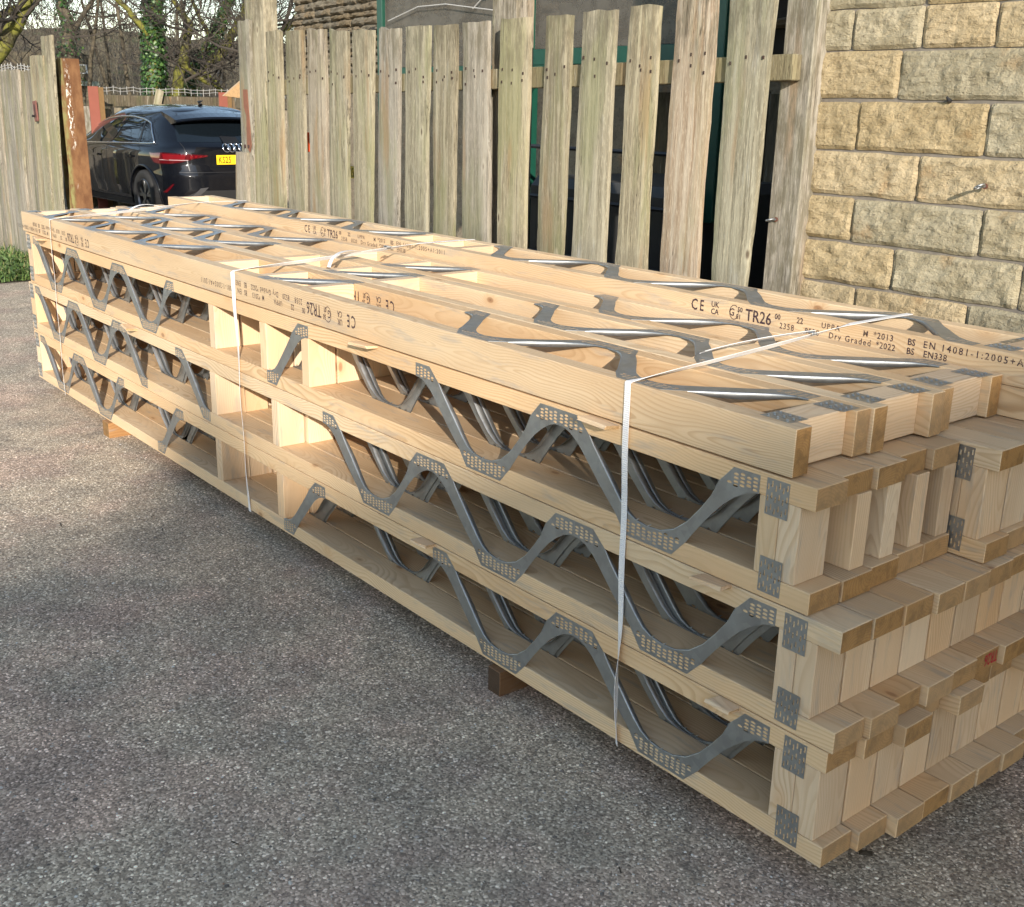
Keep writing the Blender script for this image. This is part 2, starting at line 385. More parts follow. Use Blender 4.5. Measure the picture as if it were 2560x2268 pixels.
def make_web(kind, mx, mz, back):
    up, low = (UP, LOW) if kind == 'V' else (UPS, LOWS)
    outline = list(low) + list(reversed(up))
    mb = MB()
    if kind == 'V':
        rects = [(-.2925, -.2, .208, .241), (.2, .2925, .208, .241), (-.095, .118, .011, .050)]
        rects = [(-.290, -.190, .203, .241), (.195, .290, .203, .241), (-.092, .118, .010, .050)]
    else: rects = [(-.290, -.190, .203, .241), (-.100, -.001, .010, .050)]
    plate_mesh_data(outline, slot_holes(outline, rects), mb=mb)
    nU = 14 if kind == 'V' else 10
    seg = up[2:11] if kind == 'V' else up[2:10]
    dl = [0.002, .008, .013, .015, .013, .010, .006, .003, .002][:len(seg)]
    flange(mb, seg, dl)
    if kind == 'V':
        seg = up[10:16]; flange(mb, up[9:17], [.0005, .003, .009, .013, .014, .012, .006, .0005])
        spike(mb, -.028, .053); spike(mb, .008, .050)
        # seam between neighbouring half plates
    else: spike(mb, -.028, .053)
    v = []
    for x, y, z in mb.v:
        if mx: x = -x
        if mz: z = .253 - z
        if back: y = -y
        v.append((x, y, z))
    mb.v = v
    me = mb.mesh('steel_web' if kind == 'V' else 'steel_strut', GALV)
    for a, b in mb.smooth:
        for i in range(a, b): me.polygons[i].use_smooth = True
    return me
_webs = {}
def web(kind, mx=False, mz=False, back=False):
    k = (kind, mx, mz, back)
    if k not in _webs:
        _webs[k] = make_web(*k)
    return _webs[k]
def endplate(back=False):
    k = ('plate', back)
    if k not in _webs:
        w, h = .0265, .0365; out = [(-w, -h), (w, -h), (w, h), (-w, h)]; holes = []
        for row in (-.023, 0, .023):
            for ci in range(6):
                cx = -w + (ci + .5) * 2 * w / 6; cz = row + (.0035 if ci % 2 else -.0035)
                holes.append([(cx - .0017, cz - .0062), (cx + .0017, cz - .0062), (cx + .0021, cz), (cx + .0013, cz + .0062), (cx - .0017, cz + .0054)])
        mb = plate_mesh_data(out, holes)
        for hh in holes:   # the bent tooth left standing beside its slot
            cx = hh[0][0]; cz = (hh[0][1] + hh[3][1]) / 2
            mb.add([(cx - .0006, -.0012, cz - .005), (cx + .0005, -.0030, cz - .002), (cx + .0006, -.0012, cz + .005), (cx + .0014, -.0012, cz)], [(0, 1, 3), (1, 2, 3), (0, 2, 1)])
        if back: mb.v = [(x, -y, z) for x, y, z in mb.v]
        _webs[k] = mb.mesh('nail_plate', GALV)
    return _webs[k]

H, CT, WD = .253, .047, .097
DX = 4.90
# web layouts measured from the near end (x), standing joists of each layer
def ladder(right, n): return [right - .585 * k - .2925 for k in range(n)]
PAT = {
 'bottom': dict(z=0.0, V=ladder(-.145, 2) + [-4.5475, -3.9575], S=[('S', True, -1.915 - .2925 + .2925 * 2 - .2925), ('S', True, -3.028)], blk=[(-2.738, -2.690), (-2.250, -2.203)], post=(-.131, -.022), inner=[-1.6075, -3.372]),
 'middle': dict(z=H, V=ladder(-.158, 3) + [-4.5475, -3.9655], S=[('S', False, -3.675), ('S', False, -3.060)], blk=[(-2.754, -2.706), (-2.264, -2.217)], post=(-.150, -.060), inner=[-3.37]),
 'upper': dict(z=2 * H, V=ladder(-.225, 2) + [-3.3265, -3.9085, -4.4955], S=[('S', True, -1.989)], blk=[(-2.729, -2.682), (-2.326, -2.279), (-2.040, -1.993)], post=(-.224, -.128), inner=[-1.6875]),
}
PAT['bottom']['S'] = [('S', True, -1.914), ('S', True, -3.028)]

def standing_joist(row, j, y0, ends, label, fullpost=True, postx=None):
    P = PAT[row]; z0 = P['z']; eb, et = ends
    far = {'bottom': -4.942, 'middle': -4.943, 'upper': -4.902}[row] + (random.uniform(-.012, .012) if j else 0)
    base = (far, y0, z0)
    t = thing('floor_joist', label, 'floor joist', base, 'open-web timber joists of the stack')
    y1 = y0 + WD; sh = 0 if j == 0 else random.choice((-.02, -.01, 0, .012, .02))
    wood('bottom_chord', t, (far, y0, z0 + .0011), (eb, y1, z0 + CT), 'x', PINE, base=base)
    wood('top_chord', t, (far, y0, z0 + H - CT), (et, y1, z0 + H - .0011), 'x', PINE, base=base)
    zz = (z0 + CT + .0003, z0 + H - CT - .0003)
    post = postx or P['post']
    if fullpost:
        m = (post[0] + post[1]) / 2
        wood('end_post', t, (post[0], y0 + .001, zz[0]), (m - .0004, y1 - .001, zz[1]), 'z', PINE if (j + int(z0 * 10)) % 2 else PINE2, base=base)
        wood('end_post', t, (m + .0004, y0 + .0015, zz[0]), (post[1], y1 - .0015, zz[1]), 'z', PINE2, base=base)
    else:
        wood('end_post', t, (post[0], y0 + .050, zz[0]), (post[1], y1 - .001, zz[1]), 'z', PINE2, base=base)
    wood('end_post', t, (far + .006, y0 + .001, zz[0]), (far + .085, y1 - .001, zz[1]), 'z', PINE2, base=base)
    for a, b in P['blk']:
        wood('web_block', t, (a + sh, y0 + .001, zz[0]), (b + sh, y1 - .001, zz[1]), 'z', PINE2, base=base)
    for back in (False, True):
        yy = WD if back else 0
        if back and j > 4 and row != 'upper': continue
        for c in P['V'] + (P['inner'] if (j or back) else []):
            put('steel_web', web('V', False, False, back), t, (c + sh - base[0], yy, 0))
        for _, mx, c in P['S']:
            cc = c + sh + (-.2925 if mx else .2925)
            put('steel_strut', web('S', mx, False, back), t, (cc - base[0], yy, 0))
        if j < 7:
            px = (post[0] + post[1]) / 2
            xs = [(far + .04)] + ([px - .006] if (fullpost or not back) else [])
            for x in xs:
                for zc in (H - CT + .002, CT + .002):
                    put('nail_plate', endplate(back), t, (x - base[0], yy, zc), (0, R(random.uniform(-1.5, 1.5)), 0))
    return t

ORD = ['front', 'second from the front', 'third from the front', 'fourth from the front', 'fifth from the front', 'sixth from the front', 'seventh from the front', 'eighth from the front', 'ninth from the front', 'tenth and rearmost']
b_ends = [(.003, -.010), (.018, .006), (.040, .030), (.038, -.012), (.042, .030), (.045, -.010), (.050, -.012), (.02, .03), (.03, .0), (.02, .02)]
for j in range(10):
    standing_joist('bottom', j, .1008 * j, b_ends[j], {0: 'front open-web joist of the bottom layer, its chord nearest the asphalt along the whole length'}.get(j, 'open-web timber joist, %s in the bottom layer of the stack' % ORD[j]))
m_ends = [(.000, -.010), (.012, -.008), (-.004, -.005), (.010, .004), (.006, .004), (.0, .0), (.012, -.004), (.0, .01), (.01, .0), (.0, .0)]
for j in range(10):
    standing_joist('middle', j, .1008 * j, m_ends[j], {0: 'front open-web joist of the middle layer, dirty handprints on its near end post'}.get(j, 'open-web timber joist, %s in the middle layer of the stack' % ORD[j]))
u_ends = [(-.088, -.096), (-.086, -.112), (-.092, -.103), (-.100, -.122), (-.101, -.108)] + [(-.022, -.020), (-.03, -.024), (-.02, -.03), (-.02, -.02), (-.02, -.02)]
for j in range(10):
    y = .1020 * j if j < 5 else .5125 + .1008 * (j - 5)
    if j < 5:
        standing_joist('upper', j, y, u_ends[j], ('front open-web joist of the upper layer, red paint on its near end post' if j == 0 else 'open-web timber joist, %s in the upper layer, with a hollow near end' % ORD[j]), j == 0, (None if j == 0 else (-.205, -.108)))
    else:
        standing_joist('upper', j, y, u_ends[j], 'open-web joist, %s in the upper layer, its near end reaching further out' % ORD[j], True, (-.150, -.045))

def flat_joist(label, y0, z0, hgt, ends, far, Vs, Ss, blks, depth=.253, rearblk=None):
    """a joist lying on its side: chords upright, webs on the top face"""
    base = (far, y0, z0); t = thing('flat_joist', label, 'floor joist', base, 'open-web joists lying flat on the stack')
    e1, e2 = ends
    wood('front_chord', t, (far, y0, z0), (e1, y0 + CT, z0 + hgt), 'x', PINE, base=base)
    wood('rear_chord', t, (far + .01, y0 + depth - CT, z0), (e2, y0 + depth, z0 + hgt), 'x', PINE, base=base)
    ya, yb = y0 + CT + .0003, y0 + depth - CT - .0003
    for a, b in blks: wood('web_block', t, (a, ya, z0 + .001), (b, yb, z0 + hgt - .001), 'y', PINE2, base=base)
    for top in (True, False):
        zz = hgt if top else .0016
        for c in Vs:
            put('steel_web', web('V', True, True, False), t, (c - base[0], 0, zz), (-math.pi / 2, 0, 0))
        for c, side in Ss:
            put('steel_strut', web('S', side, True, False), t, (c - base[0], 0, zz), (-math.pi / 2, 0, 0))
        if top:
            for x, yy in rearblk or []:
                put('nail_plate', endplate(False), t, (x - base[0], yy, zz), (-math.pi / 2, 0, R(random.uniform(84, 96))))
    return t
# mirrored strut: apex cut on the right at the rear -> offset so that the apex sits at x = c
for k, (nm, y0, e1, e2, dx) in enumerate((('front flat joist on top of the stack, upside-down black stamps on its long face', 0.0, -.154, -.167, 0.0),
                           ('second flat joist on top of the stack, between two others, no stamp showing', .2545, -.160, -.157, 0.0),
                           ('third flat joist on top of the stack, just before the raised rear one', .509, -.166, -.168, -.015))):
    flat_joist(nm, y0, .7622, .0945, (e1, e2), -4.943 - .04 * k,
               [-.865 + dx, -3.685 + dx, -4.272 + dx],
               [(-.280 + dx, False), (-1.450 + dx, True), (-2.050 + dx * 2 - .02 * (k > 0), False), (-3.100 + dx, False), (-4.857 + dx, True)],
               [(-.262 + dx, -.190), (-.245 + dx + .0565, -.186 + .0) if False else (-4.935, -4.888), (-2.052 + dx - .047, -2.052 + dx), (-2.40, -2.353), (-2.77, -2.723)],
               rearblk=[(-.223, .052), (-.215, .205), (-4.91, .05)])
flat_joist('lower of the two rear flat joists, mostly hidden under the stamped raised one', .772, .7595, .071, (.06, .05), -4.93, [-.85, -1.4, -3.3], [], [(-.20, -.153), (-2.35, -2.303), (-4.9, -4.85)])
flat_joist('raised rearmost flat joist on the stack, its front chord stamped in large black print', .770, .832, .0725, (.03, .02), -4.945,
           [-1.1375, -1.7225, -3.3475, -3.9325],
           [(-.5525, True), (-.5525, False), (-2.3075, True), (-2.765, False), (-4.5175, True)] ,
           [(-.225, -.178), (-2.36, -2.313), (-2.55, -2.503), (-2.76, -2.713), (-4.92, -4.873)],
           rearblk=[(-.205, .055), (-.205, .20)])

# ---------------------------------------------------------------- ground
def sheet(name, x0, x1, y0, y1, z, mat, nx=1, ny=1):
    mb = MB(); vs = [(x0 + (x1 - x0) * i / nx, y0 + (y1 - y0) * j / ny, z) for j in range(ny + 1) for i in range(nx + 1)]
    mb.add(vs, [(j * (nx + 1) + i, j * (nx + 1) + i + 1, (j + 1) * (nx + 1) + i + 1, (j + 1) * (nx + 1) + i) for j in range(ny) for i in range(nx)])
    return tag(obj(name, mb, mat), kind='structure')

def asphalt_mat():
    m = NT('asphalt', rough=0.9, spec=0.2); P = m.coord()
    wv = m.vm('ADD', P, m.comb(m.math('MULTIPLY', m.noise(P, 60.0, 2), 0.006), m.math('MULTIPLY', m.noise(m.vm('ADD', P, (3, 3, 3)), 60.0, 2), 0.006), 0.0))
    wv = m.vm('MULTIPLY', wv, (1, 1, 0.01))
    big = m.vor(wv, 96.0, 'Color'); bd = m.vor(wv, 96.0); sm = m.vor(wv, 210.0, 'Color'); sd = m.vor(wv, 210.0)
    bx, by, bz = m.sep(big); sx, sy, sz = m.sep(sm)
    stone = m.ramp(bx, [(0.0, (0.115, 0.100, 0.088)), (0.35, (0.225, 0.200, 0.176)), (0.72, (0.34, 0.306, 0.272)), (0.94, (0.46, 0.43, 0.39)), (1.0, (0.74, 0.71, 0.67))])
    fines = m.ramp(sx, [(0.0, (0.095, 0.083, 0.074)), (0.6, (0.235, 0.208, 0.182)), (0.92, (0.36, 0.33, 0.295)), (1.0, (0.60, 0.575, 0.54))])
    c = m.mix(m.step(bd, 0.30, 0.46), stone, fines)
    tint = m.noise(P, 2.3, 4, 0.6); tint2 = m.noise(m.vm('ADD', P, (9, 4, 0)), 5.0, 4, 0.6)
    c = m.mix(1.0, c, m.mix(m.step(tint, 0.42, 0.66), (1.62, 1.50, 1.30), (1.70, 1.42, 1.26)), 'MULTIPLY')
    c = m.mix(1.0, c, m.mix(m.step(tint2, 0.3, 0.7), (0.86, 0.86, 0.85), (1.25, 1.21, 1.15)), 'MULTIPLY')
    # lighter, dustier away along the yard
    dust = m.noise(P, 0.55, 3)
    c = m.mix(m.step(dust, 0.40, 0.65, 0.0, 0.15), c, (0.36, 0.31, 0.255))
    stain = m.noise(m.vm('ADD', P, (2.5, 7.7, 0)), 3.1, 4, 0.7)
    c = m.mix(m.step(stain, 0.60, 0.72, 0.0, 0.40), c, (0.10, 0.085, 0.078))
    m.set('Base Color', c)
    h = m.math('SUBTRACT', m.math('MULTIPLY', m.step(bd, 0.1, 0.5, 1.0, 0.0), m.math('ADD', 0.4, by)), m.math('MULTIPLY', sd, 0.35))
    h = m.math('ADD', h, m.math('MULTIPLY', m.noise(P, 26.0, 4), 1.5))
    m.bump(h, 0.8, 0.0020)
    return m.m
ASPHALT = asphalt_mat()
SOIL = simple('soil', (0.085, 0.066, 0.042), 0.95, var=0.5, scale=5, bump=0.02)
sheet('ground', -420, 120, -150, 320, G - 0.012, SOIL, 12, 12)
sheet('yard_asphalt', -8.72, 26, -16, 1.62, G, ASPHALT, 8, 6)
sheet('lane_asphalt', -22, -8.72, 1.62, 9.5, G, ASPHALT, 4, 4)
sheet('gateway_asphalt', -8.72, -4.5, 1.62, 9.5, G, ASPHALT, 4, 4)
sheet('lane_asphalt', -22, -8.72, -16, .25, G, ASPHALT, 4, 4) if False else None

# grass verge at the foot of the left fence
GRASS = NT('grass_blades', rough=0.6, spec=0.3)
gi = GRASS.n.new('ShaderNodeNewGeometry'); gr = gi.outputs['Random Per Island']
GRASS.set('Base Color', GRASS.ramp(gr, [(0, (0.03, 0.06, 0.015)), (0.5, (0.065, 0.115, 0.028)), (0.85, (0.12, 0.18, 0.05)), (1, (0.24, 0.21, 0.10))]))
GRASS = GRASS.m
mb = MB(); rnd = random.Random(3)
for i in range(9000):
    x = -8.70 - abs(rnd.gauss(0, 1.1)); y = rnd.uniform(-1.2, 1.50)
    if x > -8.72 + 0.25 * math.sin(y * 5) * .3 or x < -12.5: continue
    h = rnd.uniform(.02, .085) * (1.3 if y > 1.1 else 1); a = rnd.uniform(0, 6.28); w = rnd.uniform(.004, .010); l = rnd.uniform(.0, .06)
    dx, dy = math.cos(a), math.sin(a)
    mb.add([(x - dy * w, y + dx * w, G), (x + dy * w, y - dx * w, G), (x + dx * l * .5 + dy * w * .7, y + dy * l * .5 - dx * w * .7, G + h * .65), (x + dx * l * 1.2, y + dy * l * 1.2, G + h)], [(0, 1, 2), (0, 2, 3)])
for i in range(900):   # broad weed leaves
    x = -8.74 - abs(rnd.gauss(0, .5)); y = rnd.uniform(-.6, 1.45); z = G + rnd.uniform(.02, .13); a = rnd.uniform(0, 6.28); r_ = rnd.uniform(.015, .035)
    dx, dy = math.cos(a) * r_, math.sin(a) * r_; t_ = rnd.uniform(-.02, .03)
    mb.add([(x - dx, y - dy, z), (x - dy * .5, y + dx * .5, z + t_ * .5), (x + dx, y + dy, z + t_), (x + dy * .5, y - dx * .5, z + t_ * .5)], [(0, 1, 2, 3)])
tag(obj('grass', mb, GRASS), 'green grass and weeds at the foot of the left fence', 'grass', kind='stuff')

# ---------------------------------------------------------------- bearers, packers, straps
def bearer(x0, x1, label, y0=-.018, mat=BEARER):
    t = wood('bearer', None, (x0, y0, G), (x1, 1.06, -.0005), 'y', mat, .002)
    tag(t, label, 'timber bearer', 'bearers under the stack')
bearer(-1.037, -.985, 'dark wet brown timber bearer under the near half of the stack')
bearer(-3.945, -3.867, 'short orange-brown bearer end under the far half of the stack', mat=wood_mat('bearer_far', (0.33, 0.19, 0.085), (0.22, 0.11, 0.04), (0.26, 0.14, 0.05)))
CH = [(-1.637, .7575, .10, 'pale thin wood packer poking out under the front flat joist, halfway along'),
      (-.660, .7575, .095, 'pale thin wood packer poking out just left of the near strap'),
      (-.311, .5045, .075, 'small pale packer between upper and middle layers near the end post'),
      (-.252, .2515, .06, 'square pale packer between middle and bottom layers near the end post'),
      (-1.338, .2515, .065, 'splintered packer poking out between middle and bottom layers, mid stack'),
      (-4.62, .7575, .12, 'pale packer under the front flat joist beside the farthest strap'),
      (-3.50, .5045, .10, 'pale packer between upper and middle layers, far half')]
for x, z, w, lab in CH:
    mb = MB(); mb.box(-w / 2, w / 2, -.034, .03, -.0045, .0045, .0012)
    mb.v = [(a + random.uniform(-.004, .004), b + random.uniform(-.003, .003), c) for a, b, c in mb.v]
    o = obj('wood_packer', mb, PINE2, None, (x, -.004, z - .004), (R(-6), R(random.uniform(-2, 2)), R(random.uniform(-14, 14))))
    tag(o, lab, 'wood packer', 'wood packers poking out of the stack')
def ribbon(pts, width, wdirs, th=.0011):
    mb = MB(); n = len(pts); vs = []; uvs = []
    for i in range(n):
        p = Vector(pts[i]); w = Vector(wdirs[i]).normalized() * width / 2
        d = (Vector(pts[min(i + 1, n - 1)]) - Vector(pts[max(i - 1, 0)])).normalized(); nn = d.cross(w).normalized() * th / 2
        vs += [p - w - nn, p + w - nn, p + w + nn, p - w + nn]
    fs = []
    for i in range(n - 1):
        for k in range(4): fs.append((i * 4 + k, i * 4 + (k + 1) % 4, i * 4 + 4 + (k + 1) % 4, i * 4 + 4 + k))
    mb.add(vs, fs); return mb
def add_uv(me, length_axis_fn):
    uv = me.uv_layers.new(name='UVMap')
    for l in me.loops:
        v = me.vertices[l.vertex_index].co; uv.data[l.index].uv = (0.0, length_axis_fn(v))
def lerp(a, b, t): return a + (b - a) * t
def strap(label, xb, xt, xd, buckle_y, twist, tail):
    t = thing('packing_strap', label, 'strap', (xt, 0, .86), 'white straps round the stack')
    b = Vector((xt, 0, .86)); pts = []; wd = []
    N = 46
    for i in range(N + 1):
        s = i / N; z = lerp(-.004, .853, s); x = lerp(xb, xt, s); a = twist(s)
        pts.append(Vector((x, -.0025 - abs(math.sin(a)) * .007 - .003 * math.sin(s * 9.4) ** 2, z)) - b); wd.append((math.cos(a), -math.sin(a), .0))
    pts.append(Vector((xt, -.0022, .8565)) - b); wd.append((1, 0, 0))
    pts.append(Vector((xt, .002, .8585)) - b); wd.append((1, 0, .0))
    for i in range(1, 22):
        s = i / 21; y = lerp(.004, .770, s); z = lerp(.8590, .9058, s) - .004 * math.sin(math.pi * s)
        tilt = 1.15 * math.sin(math.pi * s) ** .7
        pts.append(Vector((lerp(xt, xd, s), y, z)) - b); wd.append((1, .04, tilt))
    for y in (.80, .9, 1.0, 1.024): pts.append(Vector((xd, y, .9062)) - b); wd.append((1, 0, 0))
    pts.append(Vector((xd, 1.028, .90)) - b); wd.append((1, 0, 0)); pts.append(Vector((xd, 1.03, .4)) - b); wd.append((1, 0, 0))
    me = ribbon(pts, .0172, wd).mesh('band', STRAP); add_uv(me, lambda v: v.z + v.y); put('band', me, t)
    if buckle_y:
        s = buckle_y / .77; c = Vector((lerp(xt, xd, s), buckle_y, lerp(.859, .9058, s) + .001)) - b
        mb = MB()
        for k in (-.006, 0, .006): mb.tube([c + Vector((-.013, k, .0)), c + Vector((-.012, k, .006)), c + Vector((.012, k, .006)), c + Vector((.013, k, 0))], .0016, 6)
        for k in (-.013, .013): mb.tube([c + Vector((k, -.009, .002)), c + Vector((k, .009, .002))], .0016, 6)
        obj('wire_buckle', mb, GALV, t)
    if tail:
        tp, tw = tail
        me = ribbon([Vector(p) - b for p in tp], .0155, tw).mesh('loose_tail', STRAP); add_uv(me, lambda v: v.z + v.y + v.x); put('loose_tail', me, t)
def arc(p0, p1, p2, n=12):
    p0, p1, p2 = Vector(p0), Vector(p1), Vector(p2)
    return [(p0 * (1 - t) ** 2 + p1 * 2 * t * (1 - t) + p2 * t * t) for t in [i / (n - 1) for i in range(n)]]
a1 = arc((-.585, .62, .900), (-.60, .42, .905), (-.68, .33, .866)); 
strap('near white woven strap, twisted down the front and buckled over the top', -.561, -.590, -.575, .60, lambda s: 1.25 * math.exp(-((s - .15) / .16) ** 2), (a1, [(1, .3, .6)] * 12))
a2 = arc((-2.50, .50, .893), (-2.42, .34, .925), (-2.36, .29, .866))
strap('middle white strap over the stack between the timber web blocks', -2.467, -2.497, -2.505, .62, lambda s: .5 * math.sin(s * 4), (a2, [(1, .3, .0)] * 12))
a3 = arc((-4.49, .55, .892), (-4.56, .47, .925), (-4.60, .42, .866))
strap('farthest white strap with a loose curled end near the far end', -4.506, -4.47, -4.52, 0, lambda s: .3, (a3, [(1, .3, .0)] * 12))

# ---------------------------------------------------------------- printed grade stamps
def text_obj(s, size, mat, parent, loc, rot, base=(0, 0, 0), squeeze=.82, weight=0.0, name='grade_stamp', space=1.0):
    cu = bpy.data.curves.new(name, 'FONT'); cu.body = s; cu.size = size; cu.resolution_u = 2; cu.offset = weight; cu.space_character = space
    tmp = bpy.data.objects.new(name, cu); COL.objects.link(tmp); bpy.context.view_layer.update()
    me = bpy.data.meshes.new_from_object(tmp); bpy.data.objects.remove(tmp); me.materials.clear(); me.materials.append(mat)
    for v in me.vertices: v.co.x *= squeeze; v.co.z = .0
    o = put(name, me, parent, tuple(loc[i] - base[i] for i in range(3)), rot); return o
def circle_obj(rad, w, mat, parent, loc, rot, base):
    mb = MB(); n = 28; vs = []
    for i in range(n):
        a = 2 * math.pi * i / n; vs += [(math.cos(a) * (rad - w) * .8, math.sin(a) * (rad - w), 0), (math.cos(a) * rad * .8, math.sin(a) * rad, 0)]
    mb.add(vs, [(2 * i, 2 * i + 1, (2 * i + 3) % (2 * n), (2 * i + 2) % (2 * n)) for i in range(n) if not 2 <= i <= 3])
    obj('grade_stamp', mb, mat, parent, tuple(loc[i] - base[i] for i in range(3)), rot)
def find(lab):
    for o in bpy.data.objects:
        if o.get('label') == lab: return o
fA = [o for o in bpy.data.objects if o.get('label', '').startswith('front flat joist')][0]
fD = [o for o in bpy.data.objects if o.get('label', '').startswith('raised rearmost')][0]
fJ = [o for o in bpy.data.objects if o.get('label', '').startswith('open-web timber joist, sixth from the front in the middle')][0]
def ink_stamp(par, x0, y, zlow, flip, scale=1.0, cut=99, hs=1.0):
    """one full stamp; x0 is where it starts, reading right (or left when flip)"""
    k = -1 if flip else 1; rot = (math.pi / 2, 0, 0) if not flip else (math.pi / 2, math.pi, 0)
    base = tuple(par.location); H0 = .045
    def T(s, dx, dz, size, sq=.80, w=.0004, sp=1.0):
        if dx > cut: return
        dz *= hs; text_obj(s, size * hs, INK, par, (x0 + k * dx * scale, y, zlow + (dz if not flip else H0 - dz)), rot, base, sq / hs, w, space=sp)
    T('C', .0, .006, .052, .7, .0006); T('E', .033, .006, .052, .62, .0006)
    T('UK', .076, .026, .026); T('CA', .076, .003, .026)
    circle_obj(.024 * hs, .0022, INK, par, (x0 + k * .160 * scale, y, zlow + .022 * hs), rot, base)
    T('G', .142, .010, .034); T('50', .172, .026, .022); T('01', .168, .003, .022)
    T('TR26', .200, .003, .054, .76, .0006)
    T('00', .300, .026, .024); T('22', .372, .026, .026); T('UPPA', .450, .026, .024, .85, .0002, 1.25)
    T('M', .575, .026, .024); T('*2013', .605, .026, .026, .8, .0002, 1.15); T('BS', .700, .026, .026); T('EN 14081-1:2005+A1:2011', .742, .026, .027, .84, .0002, 1.32)
    T('2358', .318, .000, .026, .8, .0002, 1.2); T('8520', .400, .000, .025, .8, .0002, 1.2); T('Dry Graded', .475, .000, .026, .8, .0002, 1.25); T('*2022', .615, .000, .026, .8, .0002, 1.1); T('BS', .700, .000, .026); T('EN338', .745, .000, .026, .8, .0002, 1.1)
ink_stamp(fD, -1.118, .7695, .8575, False, hs=.86)
ink_stamp(fD, -3.414, .7695, .8575, False, hs=.86)
ink_stamp(fA, -1.702, -.0005, .784, True)
ink_stamp(fA, -3.953, -.0005, .774, True)
ink_stamp(fA, -1.816, .2055, .792, True, cut=.50)
text_obj('TR26', .040, REDINK, fJ, (.0014, .596, .270), (0, 0, 0), tuple(fJ.location), .62, .0004, 'red_stamp')
_o = [c for c in fJ.children if c.name.startswith('red_stamp')][0]
_o.rotation_euler = Matrix(((0, 0, 1), (-1, 0, 0), (0, -1, 0))).to_euler(); _o.location = Vector((.0012, .596, .292)) - fJ.location

# ---------------------------------------------------------------- timber fence
def board(parent, tl, tr, bl, br, y, mat, th=.024, zb=G + .03, base=(0, 0, 0), name='fence_board', ragged=.012, hi=None):
    """corner x positions at the top and at z = .8; runs down to zb; wavy waney edges"""
    (xl, zl), (xr, zr), (bxl, bzl), (bxr, bzr) = tl, tr, bl, br
    mb = MB(); n = 26; seed = random.uniform(0, 100)
    def edge(x0, z0, x1, z1, z, sgn):
        t = (z - z0) / (z1 - z0); x = x0 + (x1 - x0) * t
        w = mnoise.noise(Vector((seed + sgn * 9, z * 2.2, 0))) * .010 + mnoise.noise(Vector((seed + sgn * 5, z * 11, 3))) * .0045
        return x + w
    rows = []
    for i in range(n + 1):
        t = i / n; row = []
        for k in range(7):
            s = k / 6; zt = zl + (zr - zl) * s + (mnoise.noise(Vector((seed, s * 3.1, 7))) * ragged)
            z = zb + (zt - zb) * t
            xa = edge(xl, zl, bxl, bzl, z, 1); xb = edge(xr, zr, bxr, bzr, z, 2)
            x = xa + (xb - xa) * s
            dep = (.004 if k in (0, 6) else 0) + mnoise.noise(Vector((x * 22, z * 1.5, seed))) * .0016 + (1 - (2 * s - 1) ** 2) * -.002
            row.append((x, y + dep, z))
        rows.append(row)
    fr = [v for r_ in rows for v in r_]; m = 7; nb = len(fr)
    bk = [(v[0], y + th, v[2]) for v in fr]
    fs = []
    for i in range(n):
        for k in range(m - 1):
            a = i * m + k; fs.append((a, a + 1, a + m + 1, a + m)); fs.append((a + nb, a + m + nb, a + m + 1 + nb, a + 1 + nb))
        for k in (0, m - 1):
            a = i * m + k; fs.append((a, a + m, a + m + nb, a + nb))
    for i in (0, n):
        for k in range(m - 1):
            a = i * m + k; fs.append((a, a + 1, a + 1 + nb, a + nb))
    cx = (xl + xr) / 2; cz = (zl + zb) / 2
    vs = [(v[0] - cx, v[1] - y, v[2] - cz) for v in fr + bk]
    mb.add(vs, fs)
    o = obj(name, mb, mat, parent, (cx - base[0], y - base[1], cz - base[2]))
    return o
FY = 1.45
BD = [[(-5.058, 1.785), (-4.837, 1.784), (-5.10, 0.851), (-4.870, 0.846)], [(-4.823, 1.783), (-4.588, 1.779), (-4.863, 0.823), (-4.622, 0.797)], [(-4.58, 1.78), (-4.354, 1.772), (-4.613, 0.798), (-4.384, 0.797)],
      [(-4.338, 1.772), (-4.118, 1.764), (-4.381, 0.775), (-4.148, 0.797)], [(-4.107, 1.761), (-3.874, 1.755), (-4.128, 0.799), (-3.920, 0.818)], [(-3.863, 1.758), (-3.641, 1.753), (-3.896, 0.801), (-3.675, 0.801)],
      [(-3.627, 1.76), (-3.404, 1.753), (-3.654, 0.804), (-3.43, 0.806)], [(-3.391, 1.754), (-3.182, 1.753), (-3.406, 0.789), (-3.20, 0.809)], [(-3.173, 1.761), (-2.954, 1.753), (-3.165, 0.777), (-2.937, 0.801)],
      [(-2.905, 1.761), (-2.686, 1.754), (-2.913, 0.768), (-2.685, 0.794)], [(-2.615, 1.76), (-2.43, 1.758), (-2.636, 0.799), (-2.44, 0.821)], [(-2.388, 1.766), (-2.175, 1.762), (-2.402, 0.826), (-2.181, 0.85)],
      [(-2.13, 1.775), (-1.955, 1.77), (-2.149, 0.854), (-1.957, 0.876)], [(-1.898, 1.807), (-1.694, 1.798), (-1.905, 0.882), (-1.695, 0.905)], [(-1.656, 1.812), (-1.44, 1.80), (-1.650, 0.91), (-1.462, 0.932)]]
fence = thing('board_fence', 'weathered board fence with dark gaps, running behind the timber stack', 'fence', (-3.2, FY, G))
fb = tuple(fence.location); rnd = random.Random(11)
BROWN = weathered_mat('fence_wood_brown', (0.29, 0.205, 0.13), (0.42, 0.35, 0.265), (0.15, 0.09, 0.05), (0.24, 0.22, 0.12))
nails = MB()
